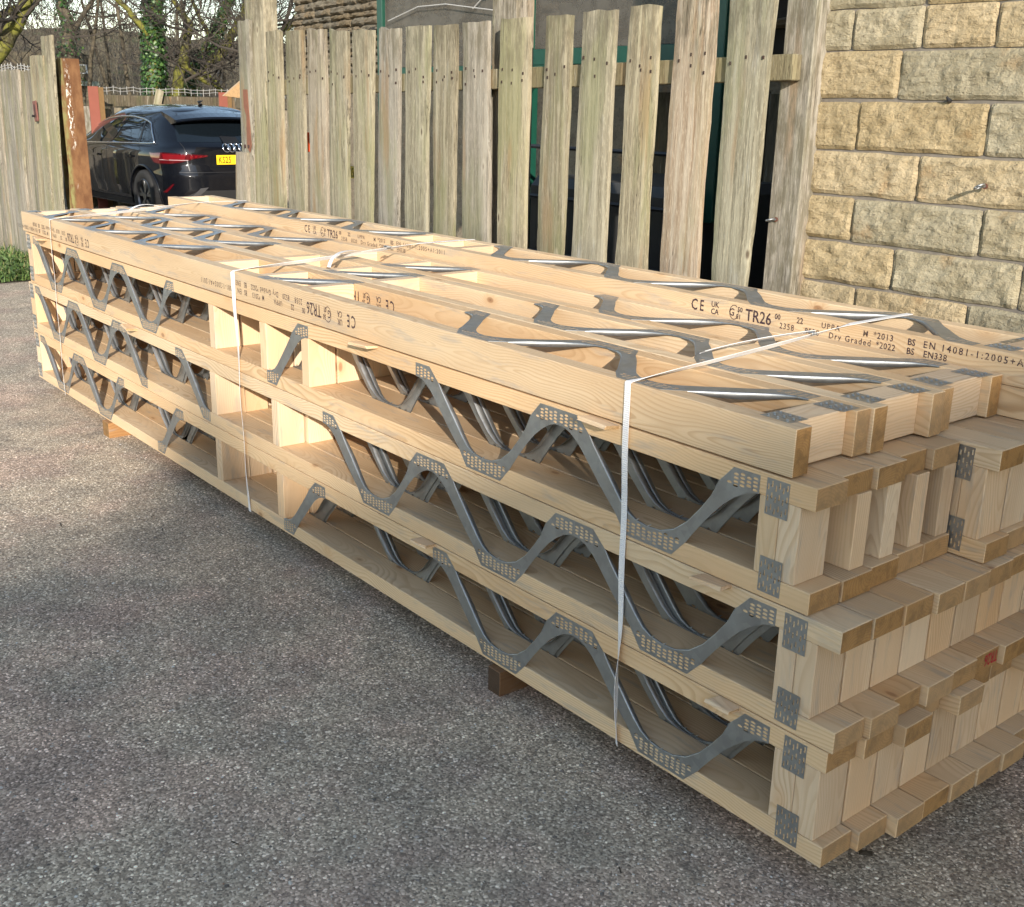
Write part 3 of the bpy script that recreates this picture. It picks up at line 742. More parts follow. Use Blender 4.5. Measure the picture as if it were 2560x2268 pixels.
for i, b in enumerate(BD):
    dy = rnd.uniform(-.003, .006); g_ = .008 if i > 3 else .002; e_ = .026 * (1.02 - b[1][0]) / 3.07; b = [(b[0][0], b[0][1]), (b[1][0] - e_, b[1][1]), (b[2][0], b[2][1]), (b[3][0] - e_, b[3][1])]; b = [(b[0][0] + g_ * .3, b[0][1]), (b[1][0] - g_ * .3, b[1][1]), (b[2][0] + g_ * .3, b[2][1]), (b[3][0] - g_ * .3, b[3][1])]
    board(fence, *b, FY + dy, BROWN if i == 13 else (FENCE_GREY if i in (2, 5, 8) else FENCE), base=fb)
    for zz in (1.555, 1.52, .55):
        for k in range(3):
            xx = b[0][0] + (b[1][0] - b[0][0]) * (.15 + .35 * k + rnd.uniform(-.04, .04)); z = zz + rnd.uniform(-.02, .02) + (.03 if i > 10 else 0)
            if zz == 1.52 and rnd.random() < .6: continue
            nails.box(xx - .0025 - fb[0], xx + .0025 - fb[0], -.0045 + dy, .002 + dy, z - .008 - fb[2], z + .003 - fb[2])
tag(obj('nail_heads', nails, simple('rusty_nail', (0.035, 0.018, 0.012), 0.8), fence), kind='stuff')
wood('rail', fence, (-5.2, FY + .030, 1.475), (-1.385, FY + .078, 1.558), 'x', weathered_mat('rail_wood', (0.15, 0.125, 0.075), (0.24, 0.21, 0.13), (0.07, 0.055, 0.035), (0.14, 0.135, 0.06)), .003, fb)
_rail = fence.children[-1]
_rail.rotation_euler = (0, R(-1.05), 0)
wood('rail', fence, (-5.2, FY + .030, .50), (-1.40, FY + .078, .58), 'x', FENCE_GREY, .003, fb)
for xx, zt, lab in ((-2.96, 1.95, None),):
    o = wood('fence_post', fence, (xx - .10, FY + .08, G), (xx + .07, FY + .18, zt), 'x', FENCE_GREY, .004, fb)
# the post against the stone wall with its eye bolt
pt = thing('fence_post', 'tall square grey post between the fence and the stone wall', 'post', (-1.408, FY + .08, G))
mb = MB(); mb.box(-.062, .062, 0, .085, 0, 2.25, .004)
obj('post_timber', mb, FENCE_GREY, pt)
def eyebolt(parent, loc, s=1.0, rusty=True, rot=0.0):
    mb = MB(); mb.tube([(0, 0, 0), (0, -.03 * s, 0)], .0045 * s, 8)
    n = 14; ring = [(.017 * s * math.sin(2 * math.pi * i / n) * math.cos(rot), -.045 * s - .017 * s * math.cos(2 * math.pi * i / n), .017 * s * math.sin(2 * math.pi * i / n) * math.sin(rot)) for i in range(n + 1)]
    mb.tube(ring, .0042 * s, 8)
    obj('ring', mb, GALV, parent, loc, smooth=True)
    m2 = MB(); m2.tube([(0, -.003, 0), (0, -.006, 0)], .010 * s, 14)
    obj('washer', m2, simple('rust_washer', (0.13, 0.05, 0.03), 0.8), parent, loc)
eb = thing('eye_bolt', 'steel eye bolt screwed into the grey fence post', 'eye bolt', (-1.432, FY + .08, 1.055), 'eye bolts'); eyebolt(eb, (0, 0, 0), .8, True, 0.3)

# left end posts of this fence at the gateway
lp = thing('gate_post', 'tall split timber gate post at the left end of the main fence', 'post', (-5.22, FY, G))
lb = tuple(lp.location)
board(lp, (-5.335, 2.12), (-5.105, 2.10), (-5.385, .85), (-5.150, .85), FY + .02, FENCE, .09, base=lb, name='post_timber')
board(lp, (-5.388, 1.855), (-5.238, 1.86), (-5.43, .85), (-5.30, .85), FY - .008, FENCE_GREY, .024, base=lb, name='nailed_board')
board(lp, (-5.455, 1.112), (-5.310, 1.115), (-5.485, .85), (-5.325, .85), FY - .034, FENCE_GREY, .024, base=lb, name='patch_board', ragged=.004)
RUSTY = NT('rusty_steel', rough=0.85, spec=0.2); _P = RUSTY.vm('MULTIPLY', RUSTY.coord(), (1, 1, .45))
_n1 = RUSTY.noise(_P, 9.0, 5, .65); _n2 = RUSTY.noise(_P, 24.0, 5, .7)
_c = RUSTY.mix(RUSTY.step(_n1, .35, .65), (0.115, 0.052, 0.024), (0.205, 0.105, 0.048)); _c = RUSTY.mix(RUSTY.step(_n2, .5, .7, 0, .7), _c, (0.16, 0.075, 0.035))
_x, _y, _z = RUSTY.sep(RUSTY.coord()); _pk = RUSTY.noise(RUSTY.vm('MULTIPLY', RUSTY.coord(), (1, 26, 9)), 1.6, 5, .75)
_band = RUSTY.math('MULTIPLY', RUSTY.step(_y, -.05, -.035), RUSTY.step(_y, -.01, .005, 1.0, 0.0))
_pm = RUSTY.math('MULTIPLY', RUSTY.math('MULTIPLY', _band, RUSTY.step(_pk, .54, .57)), RUSTY.math('MULTIPLY', RUSTY.step(_z, .7, .85), RUSTY.step(RUSTY.noise(_P, 3.5, 2), .42, .55)))
_c = RUSTY.mix(_pm, _c, (0.80, 0.77, 0.68)); _gm = RUSTY.math('MULTIPLY', RUSTY.step(_y, -.07, -.04, 1.0, 0.0), RUSTY.step(_n2, .35, .6))
_c = RUSTY.mix(_gm, _c, (0.22, 0.20, 0.08)); RUSTY.set('Base Color', _c); RUSTY.bump(_n2, .6, .003); RUSTY = RUSTY.m
mb = MB(); mb.add([(0, 0, 0), (.052, 0, 0), (.075, 0, -.32), (.050, 0, -.36), (.020, 0, -.33), (.028, 0, -.15), (0, 0, -.10)], [(0, 1, 2, 3, 4, 5, 6)])
mb.add([(v[0], -.004, v[2]) for v in mb.v], [(0, 1, 2, 3, 4, 5, 6)]); mb.f += [(i, (i + 1) % 7, (i + 1) % 7 + 7, i + 7) for i in range(7)]
obj('rusty_plate', mb, simple('rust_plate', (0.20, 0.08, 0.045), 0.8, var=.3, scale=30), lp, (-5.345 - lb[0], -.010, 1.475 - lb[2]))
m2 = MB()
for xx, zz in ((-5.355, 1.10), (-5.305, 1.10)): m2.tube([(xx - lb[0], -.008, zz - lb[2] + .05), (xx - lb[0], -.016, zz - lb[2] + .05)], .011, 10)
obj('bolt_head', m2, simple('bolt_rust', (0.05, 0.025, 0.02), .8), lp)

# rusty H beam across the gateway and the left fence
hp = thing('steel_gate_post', 'rusty steel beam gate post with flaking white paint', 'post', (-8.98, 1.62, G))
mb = MB()
mb.box(-.006, .006, -.088, .088, 0, 1.795)
obj('flange', mb, RUSTY, hp)
mb = MB(); mb.box(-.174, -.162, -.088, .088, 0, 1.795); obj('flange', mb, RUSTY, hp)
mb = MB(); mb.box(-.162, -.006, -.004, .004, 0, 1.79); obj('web_plate', mb, RUSTY, hp)
hp.rotation_euler = (0, R(-1.2), R(-4))
lf = thing('board_fence', 'grey close-boarded fence on the left beyond the grass verge', 'fence', (-10.5, FY, G)); fb2 = tuple(lf.location)
x = -13.6; rnd = random.Random(5); k = 0
while x < -9.50:
    w = rnd.uniform(.10, .24); lean = .16
    zt = 1.63 + rnd.uniform(-.012, .012)
    board(lf, (x, zt), (x + w, zt), (x - lean, .5), (x + w - lean, .5), FY + rnd.uniform(0, .035), FENCE_GREY, .024, G, fb2)
    x += w + rnd.uniform(-.002, .008); k += 1
for (x0, x1, zt, yy) in ((-9.47, -9.24, 1.745, 0), (-9.25, -9.04, 1.742, -.02), (-9.10, -8.83, 1.89, .0)):
    board(lf, (x0, zt), (x1, zt), (x0 - .16, .5), (x1 - .16, .5), FY - .01 + yy, FENCE, .026, G, fb2)
mb = MB(); mb.box(-.045, .045, -.012, 0, -.085, .085, .003); obj('lock_plate', mb, simple('lock_rust', (0.16, 0.06, 0.045), .7, var=.3, scale=40), lf, (-9.345 - fb2[0], -.012 - .02, 1.29 - fb2[2]), (0, R(-5), 0))
mb = MB(); mb.box(-.007, .007, -.004, 0, -.045, .045); mb.tube([(0, -.004, -.05), (0, -.03, -.05)], .010, 8); obj('lock_slot', mb, simple('black_iron', (0.015, 0.01, 0.01), .6), lf, (-9.345 - fb2[0], -.044, 1.30 - fb2[2]), (0, R(-5), 0))
def netting(name, p0, p1, h, label, cat, n=26, sag=.03, seed=1, hem=0.0):
    r_ = random.Random(seed); mb = MB(); p0 = Vector(p0); p1 = Vector(p1)
    top = []
    for i in range(n + 1):
        t = i / n; q = p0.lerp(p1, t); q.z += r_.uniform(-sag, sag); top.append(q + Vector((0, 0, h)))
    mb.tube(top, .004, 4); mb.tube([q - Vector((0, 0, h * .5)) for q in top], .0035, 4)
    for q in top:
        mb.tube([q + Vector((0, 0, .02)), q - Vector((0, 0, h))], .0035, 4)
    return tag(obj(name, mb, simple(name + '_wire', (0.42, 0.40, 0.37), .6, .3)), label, cat)
netting('wire_netting', (-12.5, FY + .01, 1.62), (-9.5, FY + .01, 1.62), .045, 'rusty wire netting curling along the top of the left fence', 'wire netting', 30, .02, 4)

# ---------------------------------------------------------------- stone wall, each rock-faced stone its own piece
def stone_mat(name, cols, bumpd=.006, sc=1.0):
    m = NT(name, rough=0.92, spec=0.15); r = m.rnd()
    P = m.vm('ADD', m.coord(), m.comb(m.math('MULTIPLY', r, 17.0), m.math('MULTIPLY', r, 5.0), m.math('MULTIPLY', r, 29.0)))
    n1 = m.noise(P, 11.0 * sc, 5, .65); n2 = m.noise(P, 75.0 * sc, 5, .75); n3 = m.noise(m.vm('MULTIPLY', P, (30, 30, 90)), sc, 4, .65)
    c = m.mix(m.step(n1, .3, .7), cols[0], cols[1])
    c = m.mix(m.step(n3, .52, .72, 0, .5), c, cols[2])
    c = m.mix(m.step(n2, .54, .68, 0, .8), c, cols[3]); c = m.mix(m.step(m.noise(P, 38.0 * sc, 5, .8), .58, .70, 0, .40), c, tuple(v * .7 for v in cols[3]))
    c = m.mix(1.0, c, m.ramp(m.math('FRACT', m.math('MULTIPLY', r, 8.3)), [(0, (0.84, 0.87, 0.90)), (0.35, (1.0, 1.0, 1.0)), (0.6, (1.08, 1.01, 0.93)), (0.8, (0.92, 0.86, 0.76)), (1, (1.06, 0.96, 0.82))]), 'MULTIPLY')
    rustm = m.noise(m.vm('ADD', P, (3, 1, 2)), 6.0 * sc, 4)
    c = m.mix(m.step(rustm, .62, .74, 0, .45), c, (0.42, 0.24, 0.10))
    m.set('Base Color', c)
    lay = m.noise(m.vm('MULTIPLY', P, (20, 20, 55)), sc, 5, .7)
    h = m.math('ADD', m.math('MULTIPLY', lay, 1.6), m.math('ADD', n2, m.math('MULTIPLY', m.noise(P, 190.0 * sc, 3, .7), .35)))
    m.bump(h, 1.0, bumpd)
    return m.m
STONE = stone_mat('sandstone', [(0.39, 0.32, 0.20), (0.54, 0.455, 0.305), (0.38, 0.325, 0.225), (0.20, 0.165, 0.11)], .009)
MORTAR = simple('mortar', (0.185, 0.160, 0.132), 0.95, var=.45, scale=28, bump=.006)
WY = 1.60
def stone(parent, x0, x1, z0, z1, base, y=WY, deep=.013, mat=None, rs=None, nx=None, taper=None):
    mat = mat or STONE
    rs = rs or random; nx = nx or max(8, int((x1 - x0) / .012)); nz = max(6, int((z1 - z0) / .012)); sd = rs.uniform(0, 100)
    cx, cz = (x0 + x1) / 2, (z0 + z1) / 2; w, h = (x1 - x0) / 2, (z1 - z0) / 2; rr = .009
    vs = []
    for j in range(nz + 1):
        for i in range(nx + 1):
            u = -1 + 2 * i / nx; v = -1 + 2 * j / nz
            px, pz = u * w, v * h
            # rounded corners
            ax, az = abs(px) - (w - rr), abs(pz) - (h - rr)
            if ax > 0 and az > 0:
                d = math.hypot(ax, az)
                mxx = max(ax, az); k = (mxx / d) if d > 0 else 1
                px = math.copysign((w - rr) + ax * k, px); pz = math.copysign((h - rr) + az * k, pz)
            px += mnoise.noise(Vector((cx + px, pz * 9, sd))) * .004 * abs(u); pz += mnoise.noise(Vector((px * 9, cz, sd + 4))) * .0045 * abs(v)
            e = min(w - abs(px), h - abs(pz)); prof = 1 - math.exp(-max(e, 0) / .0055)
            nn = mnoise.fractal(Vector(((cx + px) * 17, sd, (cz + pz) * 24)), 1.0, 2.0, 4)
            cell = mnoise.noise(Vector(((cx + px) * 42, sd * 2, (cz + pz) * 55)))
            dep = deep * prof * (.55 + .55 * nn) + prof * (.004 * cell + .004)
            vs.append((px, -dep if (0 < i < nx and 0 < j < nz) else -.0015, pz))
    fs = [(j * (nx + 1) + i, j * (nx + 1) + i + 1, (j + 1) * (nx + 1) + i + 1, (j + 1) * (nx + 1) + i) for j in range(nz) for i in range(nx)]
    ring = [i for i in range(nx + 1)] + [j * (nx + 1) + nx for j in range(1, nz + 1)] + [nz * (nx + 1) + i for i in range(nx - 1, -1, -1)] + [j * (nx + 1) for j in range(nz - 1, 0, -1)]
    o_ = len(vs); vs += [(vs[i][0], .05, vs[i][2]) for i in ring]
    fs += [(ring[i], ring[(i + 1) % len(ring)], o_ + (i + 1) % len(ring), o_ + i) for i in range(len(ring))]
    mb = MB(); mb.add(vs, fs)
    return obj('stone', mb, mat, parent, (cx - base[0], y - base[1], cz - base[2]))
wall = thing('stone_wall', 'yellow rock-faced sandstone wall with grey mortar on the right', 'wall', (-.5, WY, G)); wb = tuple(wall.location)
mb = MB(); mb.box(-1.46 - wb[0], 2.4 - wb[0], .0025, .30, 0, 3.0); obj('mortar_bed', mb, MORTAR, wall)
COURSES = [  # z0, z1, stone edges between joints (measured), left to right
    (1.730, 1.880, [-1.46, -1.00, -.70, -.38, .05, .42, .80, 1.3, 1.7, 2.1]),
    (1.605, 1.726, [-1.46, -1.250, -.999, -.762, -.50, -.15, .20, .6, .9, 1.3, 1.7, 2.1]),
    (1.457, 1.599, [-1.46, -1.060, -.635, -.35, .0, .33, .7, 1.1, 1.4, 1.8, 2.1]),
    (1.298, 1.447, [-1.46, -1.195, -.748, -.42, -.10, .25, .6, 1.0, 1.4, 1.8, 2.1]),
    (1.151, 1.288, [-1.46, -1.384, -.955, -.520, -.22, .15, .5, .9, 1.2, 1.6, 2.1]),
    (1.003, 1.141, [-1.46, -1.176, -.722, -.40, -.05, .33, .7, 1.1, 1.5, 2.1]),
    (0.862, .993, [-1.46, -1.005, -.575, -.28, .10, .45, .8, 1.2, 1.6, 2.1]),
    (0.717, .852, [-1.46, -1.133, -.730, -.36, -.02, .33, .7, 1.1, 1.5, 2.1]),
    (0.570, .707, [-1.46, -.95, -.55, -.2, .15, .55, .95, 1.4, 2.1]),
    (0.425, .560, [-1.46, -1.15, -.75, -.35, .02, .42, .8, 1.2, 2.1]),
    (0.275, .415, [-1.46, -.98, -.5, -.15, .22, .6, 1.0, 1.5, 2.1]),
    (0.115, .265, [-1.46, -1.1, -.7, -.3, .1, .5, .9, 1.3, 2.1]),
    (-.065, .105, [-1.46, -1.0, -.6, -.2, .2, .6, 1.0, 1.5, 2.1]),
    (1.888, 2.05, [-1.46, -1.1, -.65, -.25, .15, .6, 1.0, 1.5, 2.1])]
rs = random.Random(21)
for z0, z1, xs in COURSES:
    for a, b in zip(xs[:-1], xs[1:]):
        if b - a < .03: continue
        far_off = (z1 < .75 or a > -.35 or z0 > 1.75)
        stone(wall, a + .002, b - .002, z0 - .0002, z1 + .0002, wb, rs=rs, nx=(10 if far_off else None))
eb = thing('eye_bolt', 'steel eye bolt sticking out of the sandstone wall', 'eye bolt', (-.715, WY - .022, 1.212), 'eye bolts'); eyebolt(eb, (0, 0, 0), .85, True, 0.55)
mb = MB(); mb.tube([(0, 0, 0), (.004, -.012, .003), (.002, -.02, .012)], [.008, .006, .003], 7); tag(obj('wall_plug', mb, simple('black_plastic', (0.02, 0.02, 0.022), .5), None, (-.880, WY - .004, 1.452)), 'small black cut cable stub in a mortar joint of the sandstone wall', 'cable stub')
# ---------------------------------------------------------------- yard behind the fence
bmb = MB(); bmb.box(-1.46 - wb[0], 6.5 - wb[0], .31, 7.0, 0, 5.2); obj('shade_mass', bmb, MORTAR, wall)  # unseen bulk added behind the wall to shade the yard behind the fence
GREEN = simple('green_paint', (0.006, 0.058, 0.036), 0.45, var=.25, scale=30)
gf = thing('screen_fence', 'green painted steel frame holding dirty clear sheets behind the fence', 'fence', (-4.2, 2.6, G)); gb = tuple(gf.location)
def gpart(name, x0, x1, y0, y1, z0, z1, mat=GREEN):
    mb = MB(); mb.box(x0 - gb[0], x1 - gb[0], y0 - gb[1], y1 - gb[1], z0 - gb[2], z1 - gb[2], .004); return obj(name, mb, mat, gf)
gpart('upright', -5.705, -5.64, 2.60, 2.66, G, 3.2); gpart('upright', -4.20, -4.08, 2.60, 2.66, G, 3.2); gpart('upright', -2.72, -2.66, 2.60, 2.66, .88, 3.2)
gpart('cross_rail', -4.08, -2.72, 2.605, 2.655, 1.635, 1.72); gpart('cross_rail', -5.64, -4.20, 2.605, 2.655, 1.56, 1.64); gpart('cross_rail', -4.08, -2.72, 2.605, 2.655, .90, .96)
mb = MB(); mb.add([(-4.08 - gb[0], .002, 1.635 - gb[2]), (-3.93 - gb[0], .002, 1.635 - gb[2]), (-4.08 - gb[0], .002, 1.48 - gb[2])], [(0, 1, 2)]); mb.add([(v[0], .008, v[2]) for v in mb.v], [(0, 1, 2)]); mb.f += [(0, 1, 4, 3), (1, 2, 5, 4), (2, 0, 3, 5)]
obj('gusset', mb, GREEN, gf)
SHEET = NT('dirty_dim_sheet', rough=0.35, spec=0.4); _P = SHEET.coord()
SHEET.set('Base Color', SHEET.mix(SHEET.noise(_P, 3.0, 5, .7), (0.10, 0.085, 0.07), (0.21, 0.19, 0.16)))
_tr = SHEET.n.new('ShaderNodeBsdfTransparent'); _tr.inputs[0].default_value = (.62, .58, .53, 1); _mx = SHEET.n.new('ShaderNodeMixShader')  # besides the grime, this tint dims the wall behind in place of shade
SHEET.l.new(SHEET.step(SHEET.noise(_P, 5.0, 4, .7), .3, .7, .35, .62), _mx.inputs[0]); SHEET.l.new(_tr.outputs[0], _mx.inputs[2]); SHEET.l.new(SHEET.b.outputs[0], _mx.inputs[1]); SHEET.l.new(_mx.outputs[0], SHEET.out.inputs[0]); SHEET = SHEET.m
for a, b, z in ((-5.64, -4.20, 1.64), (-4.08, -2.72, 1.72)): gpart('clear_sheet', a + .002, b - .002, 2.625, 2.629, z, 3.15, SHEET)
for pts in ([(-5.55, 2.59, 1.93), (-5.2, 2.59, 2.0), (-4.9, 2.59, 2.0), (-4.65, 2.59, 1.97), (-4.4, 2.59, 1.94)], [(-4.62, 2.59, 1.96), (-4.5, 2.59, 2.03), (-4.35, 2.59, 2.05), (-4.25, 2.59, 2.03)]):
    mb = MB(); q = [Vector(p) - Vector(gb) for p in pts]; mb.tube(q, .0035, 5); obj('cord', mb, simple('pale_cord', (0.45, 0.43, 0.40), .8), gf)
# tank, pipe and clutter seen through the gaps
tk = thing('storage_tank', 'grey plastic storage tank in a black tube cage behind the fence gaps', 'tank', (-3.3, 2.35, G)); tb = tuple(tk.location)
mb = MB(); mb.box(-.55, .55, .04, 1.0, .12, 1.12, .05); obj('tank_body', mb, simple('grey_plastic', (0.05, 0.05, 0.048), .5, var=.2), tk)
for z in (.15, .42, .72, 1.02, 1.28):
    mb = MB(); mb.tube([(-.62, 0, z), (.75, 0, z)], .012, 6); obj('cage_bar', mb, simple('cage_black', (0.02, 0.02, 0.022), .5), tk)
for x in (-.5, -.2, .1, .4): mb = MB(); mb.tube([(x, .015, .1), (x, .015, 1.3)], .010, 6); obj('cage_bar', mb, simple('cage_grey', (0.10, 0.10, 0.10), .5), tk)
pp = thing('drain_pipe', 'grey plastic drain pipe standing behind the fence gap', 'pipe', (-3.60, 2.12, G))
mb = MB(); mb.tube([(0, 0, 0), (0, 0, 1.47)], .037, 14); obj('pipe', mb, simple('pipe_grey', (0.42, 0.42, 0.43), .35), pp, smooth=True)
for z in (1.02, 1.42, .52): mb = MB(); mb.tube([(0, 0, z - .03), (0, 0, z + .03)], .046, 14); obj('collar', mb, simple('collar_grey', (0.30, 0.30, 0.31), .35), pp, smooth=True)
mb = MB(); mb.box(-.015, .015, -.01, .01, -.06, .06, .004); tag(obj('barrier_strip', mb, simple('orange_plastic', (0.85, 0.10, 0.02), .5), None, (-5.43, 1.9, 1.17)), 'bright orange plastic strip glimpsed through a left fence gap', 'barrier')
mb = MB(); mb.box(-.035, .035, -.004, .004, -.035, .035); yl = obj('warning_tag', mb, simple('yellow_plastic', (0.80, 0.55, 0.02), .5), None, (-4.885, 1.9, 1.015)); tag(yl, 'small yellow tag with black figures glimpsed through a fence gap', 'tag')
text_obj('15', .075, INK, yl, (-.022, -.0055, -.026), (math.pi / 2, 0, 0), squeeze=.6, name='lettering')
bk = thing('shade_screen', 'added dark boards standing in for the shade behind the right fence', 'backdrop', (-1.9, 3.4, G))  # dark boards added in place of the shade in the fence gaps
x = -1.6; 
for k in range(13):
    mb = MB(); mb.box(x - .11, x + .10, .0, .03, 0, 1.55 + .05 * random.random(), .003); obj('shade_board', mb, DARKWOOD, bk); x += .22 if False else -.0
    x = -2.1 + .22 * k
rb = None
# rubble-stone building beyond
RT = Vector((1.1, -.153, 0)).normalized(); RN = Vector((-RT.y, RT.x, 0)) * -1
RUB = stone_mat('rubble', [(0.22, 0.185, 0.135), (0.34, 0.29, 0.215), (0.24, 0.20, 0.15), (0.10, 0.085, 0.065)], .012, .7)
DRK = simple('dark_joint', (0.035, 0.03, 0.024), .95)
rang = math.atan2(RT.y, RT.x); ro = Vector((-11.36, 5.09, G))
rb = thing('stone_building', 'old rough coursed stone building rising behind the fence, upper left', 'building', ro, rot=(0, 0, rang))
mb = MB(); mb.box(.02, 11.5, .05, 5.0, 0, 6.5); obj('wall_core', mb, DRK, rb)
var = []; r4 = random.Random(8)
for k in range(7):
    mb = MB(); mb.box(-.5, .5, 0, .09, -.5, .5, .0); 
    mb = MB(); n = 6; vs = []
    for j in range(5):
        for i in range(n + 1):
            u, v = i / n - .5, j / 4 - .5; e = 1 if (i in (0, n) or j in (0, 4)) else 0
            vs.append((u + r4.uniform(-.03, .03) * e, (-.035 * (1 - e) + r4.uniform(-.014, .014)), v + r4.uniform(-.10, .10) * (j in (0, 4))))
    fs = [(j * (n + 1) + i, j * (n + 1) + i + 1, (j + 1) * (n + 1) + i + 1, (j + 1) * (n + 1) + i) for j in range(4) for i in range(n)]
    mb.add(vs, fs); ringi = list(range(n + 1)) + [j * (n + 1) + n for j in range(1, 5)] + [4 * (n + 1) + i for i in range(n - 1, -1, -1)] + [j * (n + 1) for j in range(3, 0, -1)]
    o_ = len(mb.v); mb.v += [(mb.v[i][0], .08, mb.v[i][2]) for i in ringi]; mb.f += [(ringi[i], ringi[(i + 1) % len(ringi)], o_ + (i + 1) % len(ringi), o_ + i) for i in range(len(ringi))]
    var.append(mb.mesh('stone', RUB))
cnt = 0; z = 1.72; slab = 0
while z < 2.72 and cnt < 296:
    h = r4.uniform(.050, .095); x = 0.0
    while x < (7.6 if z < 2.35 else 5.2) and cnt < 296:
        w = r4.uniform(.12, .42) * (1 if x < 4 else 1.7)
        o = put('stone', r4.choice(var), rb, (x + w / 2, r4.uniform(-.012, .012) - (.05 if z > 2.2 + x * -.02 else 0), z + h / 2)); o.scale = (w - .010, 1, h - .006); cnt += 1; x += w
    z += h
mb = MB(); mb.box(0, 11.4, -.02, .03, 0, 1.70); obj('lower_wall', mb, RUB, rb)
mb = MB(); mb.box(0, 11.4, -.02, .03, 2.74, 6.4); obj('upper_wall', mb, RUB, rb)
mb = MB(); mb.add([(.0, -.075, 2.205 - .0), (4.4, -.075, 2.235), (4.4, -.075, 2.20), (0, -.075, 2.17)], [(0, 1, 2, 3)]); mb.add([(v[0], .03, v[2]) for v in mb.v[:4]], [(0, 1, 2, 3)]); mb.f += [(i, (i + 1) % 4, (i + 1) % 4 + 4, i + 4) for i in range(4)]
obj('dark_strip', mb, DRK, rb)  # thin dark strip forming a line across the rough stones

# ---------------------------------------------------------------- parked car
PAINT = NT('black_car_paint', rough=0.5, spec=0.1); PAINT.set('Base Color', (0.002, 0.0026, 0.005, 1)); PAINT.set('Coat Weight', 1.0); PAINT.set('Coat Roughness', 0.03); PAINT = PAINT.m
GLASS = NT('dark_car_glass', rough=0.03, spec=0.8); GLASS.set('Base Color', (0.006, 0.009, 0.012, 1)); GLASS = GLASS.m
PLASTIC = simple('black_trim', (0.012, 0.012, 0.013), .45); CHROME = simple('satin_chrome', (0.62, 0.64, 0.66), .22, 1.0)
TYRE = simple('tyre_rubber', (0.022, 0.021, 0.020), .8, var=.2); RIM = simple('grey_alloy', (0.16, 0.16, 0.165), .35, .9)
TAIL = NT('tail_lamp', rough=.08, spec=.8); TAIL.set('Base Color', (0.09, 0.002, 0.005, 1)); TAIL.set('Coat Weight', 1.0); TAIL = TAIL.m
TAILD = simple('lamp_dark_red', (0.07, 0.003, 0.005), .1); LSILV = simple('lamp_clear', (0.55, 0.42, 0.42), .1, .3)
car = thing('parked_car', 'black hatchback parked in the lane beyond the gateway, rear towards us', 'car', (-12.043, 4.538, G), rot=(0, 0, math.pi + .0243))
CZ = [(.18, .84, .12, 4.20), (.30, .895, .03, 4.28), (.42, .905, .0, 4.32), (.52, .908, .0, 4.33), (.60, .908, .0, 4.31), (.66, .908, .025, 4.28), (.74, .91, .05, 4.22), (.84, .905, .055, 4.10), (.88, .895, .06, 3.98),
      (.93, .865, .075, 3.75), (.965, .825, .115, 3.45), (1.0, .80, .17, 3.25), (1.08, .765, .265, 3.05), (1.16, .725, .36, 2.86), (1.24, .675, .44, 2.66), (1.30, .625, .50, 2.50), (1.345, .57, .55, 2.36), (1.385, .47, .66, 2.2), (1.41, .36, .84, 2.05), (1.425, .20, 1.10, 1.9), (1.43, .03, 1.4, 1.6)]
def cz(z):
    for a, b in zip(CZ[:-1], CZ[1:]):
        if z <= b[0]: t = max(0, (z - a[0]) / (b[0] - a[0])); return [a[i] + (b[i] - a[i]) * t for i in (1, 2, 3)]
    return list(CZ[-1][1:])
CN = 5.0
def side_y(lx, z):
    b, xr, xf = cz(z); xc, a = (xr + xf) / 2, (xf - xr) / 2
    return b * max(0, 1 - abs((lx - xc) / a) ** CN) ** (1 / CN)
def rear_x(y, z):
    b, xr, xf = cz(z); xc, a = (xr + xf) / 2, (xf - xr) / 2
    return xc - a * max(0, 1 - min(1, abs(y / b)) ** CN) ** (1 / CN)
mb = MB(); NA = 160; zs = [.18 + (1.43 - .18) * i / 62 for i in range(63)]; rows = []
for z in zs:
    b, xr, xf = cz(z); xc, a = (xr + xf) / 2, (xf - xr) / 2; row = []
    for k in range(NA):
        th = 2 * math.pi * (k + .5) / NA; c_, s_ = math.cos(th), math.sin(th)
        row.append((xc + a * math.copysign(abs(c_) ** (2 / CN), c_), b * math.copysign(abs(s_) ** (2 / CN), s_), z))
    rows.append(row)
vs = [v for r_ in rows for v in r_]; fs = []
WC = [(.80, .33), (3.45, .33)]
for i in range(len(zs) - 1):
    for k in range(NA):
        q = (i * NA + k, i * NA + (k + 1) % NA, (i + 1) * NA + (k + 1) % NA, (i + 1) * NA + k)
        cx = sum(vs[j][0] for j in q) / 4; cy = sum(vs[j][1] for j in q) / 4; c3 = sum(vs[j][2] for j in q) / 4
        if abs(cy) > .6 and any(math.hypot(cx - a, c3 - b) < .365 for a, b in WC): continue
        fs.append(q)
fs.append(tuple((len(zs) - 1) * NA + k for k in range(NA))); fs.append(tuple(range(NA)))
mb.add(vs, fs); obj('body', mb, PAINT, car, smooth=True)
def patch(name, poly, fn, mat, off=.004, step=.05, parent=None, thick=True, smooth=True):
    n = len(poly); vs2 = [Vector(p) for p in poly]
    x0 = min(p[0] for p in poly); x1 = max(p[0] for p in poly); y0 = min(p[1] for p in poly); y1 = max(p[1] for p in poly)
    dense = []
    for i in range(n):
        a, b = vs2[i], vs2[(i + 1) % n]; m = max(1, int((b - a).length / step)); dense += [a.lerp(b, t / m) for t in range(m)]
    pts = list(dense); k = len(dense)
    x = x0 + step
    while x < x1:
        y = y0 + step
        while y < y1:
            if inpoly(x, y, poly): pts.append(Vector((x + .001, y + .0007)))
            y += step
        x += step
    rv, _, rf, _, _, _ = geometry.delaunay_2d_cdt(pts, [(i, (i + 1) % k) for i in range(k)], [], 1, 1e-6)
    mb = MB(); mb.add([fn(v.x, v.y, off) for v in rv], [tuple(f) for f in rf])
    return obj(name, mb, mat, parent or car, smooth=smooth)
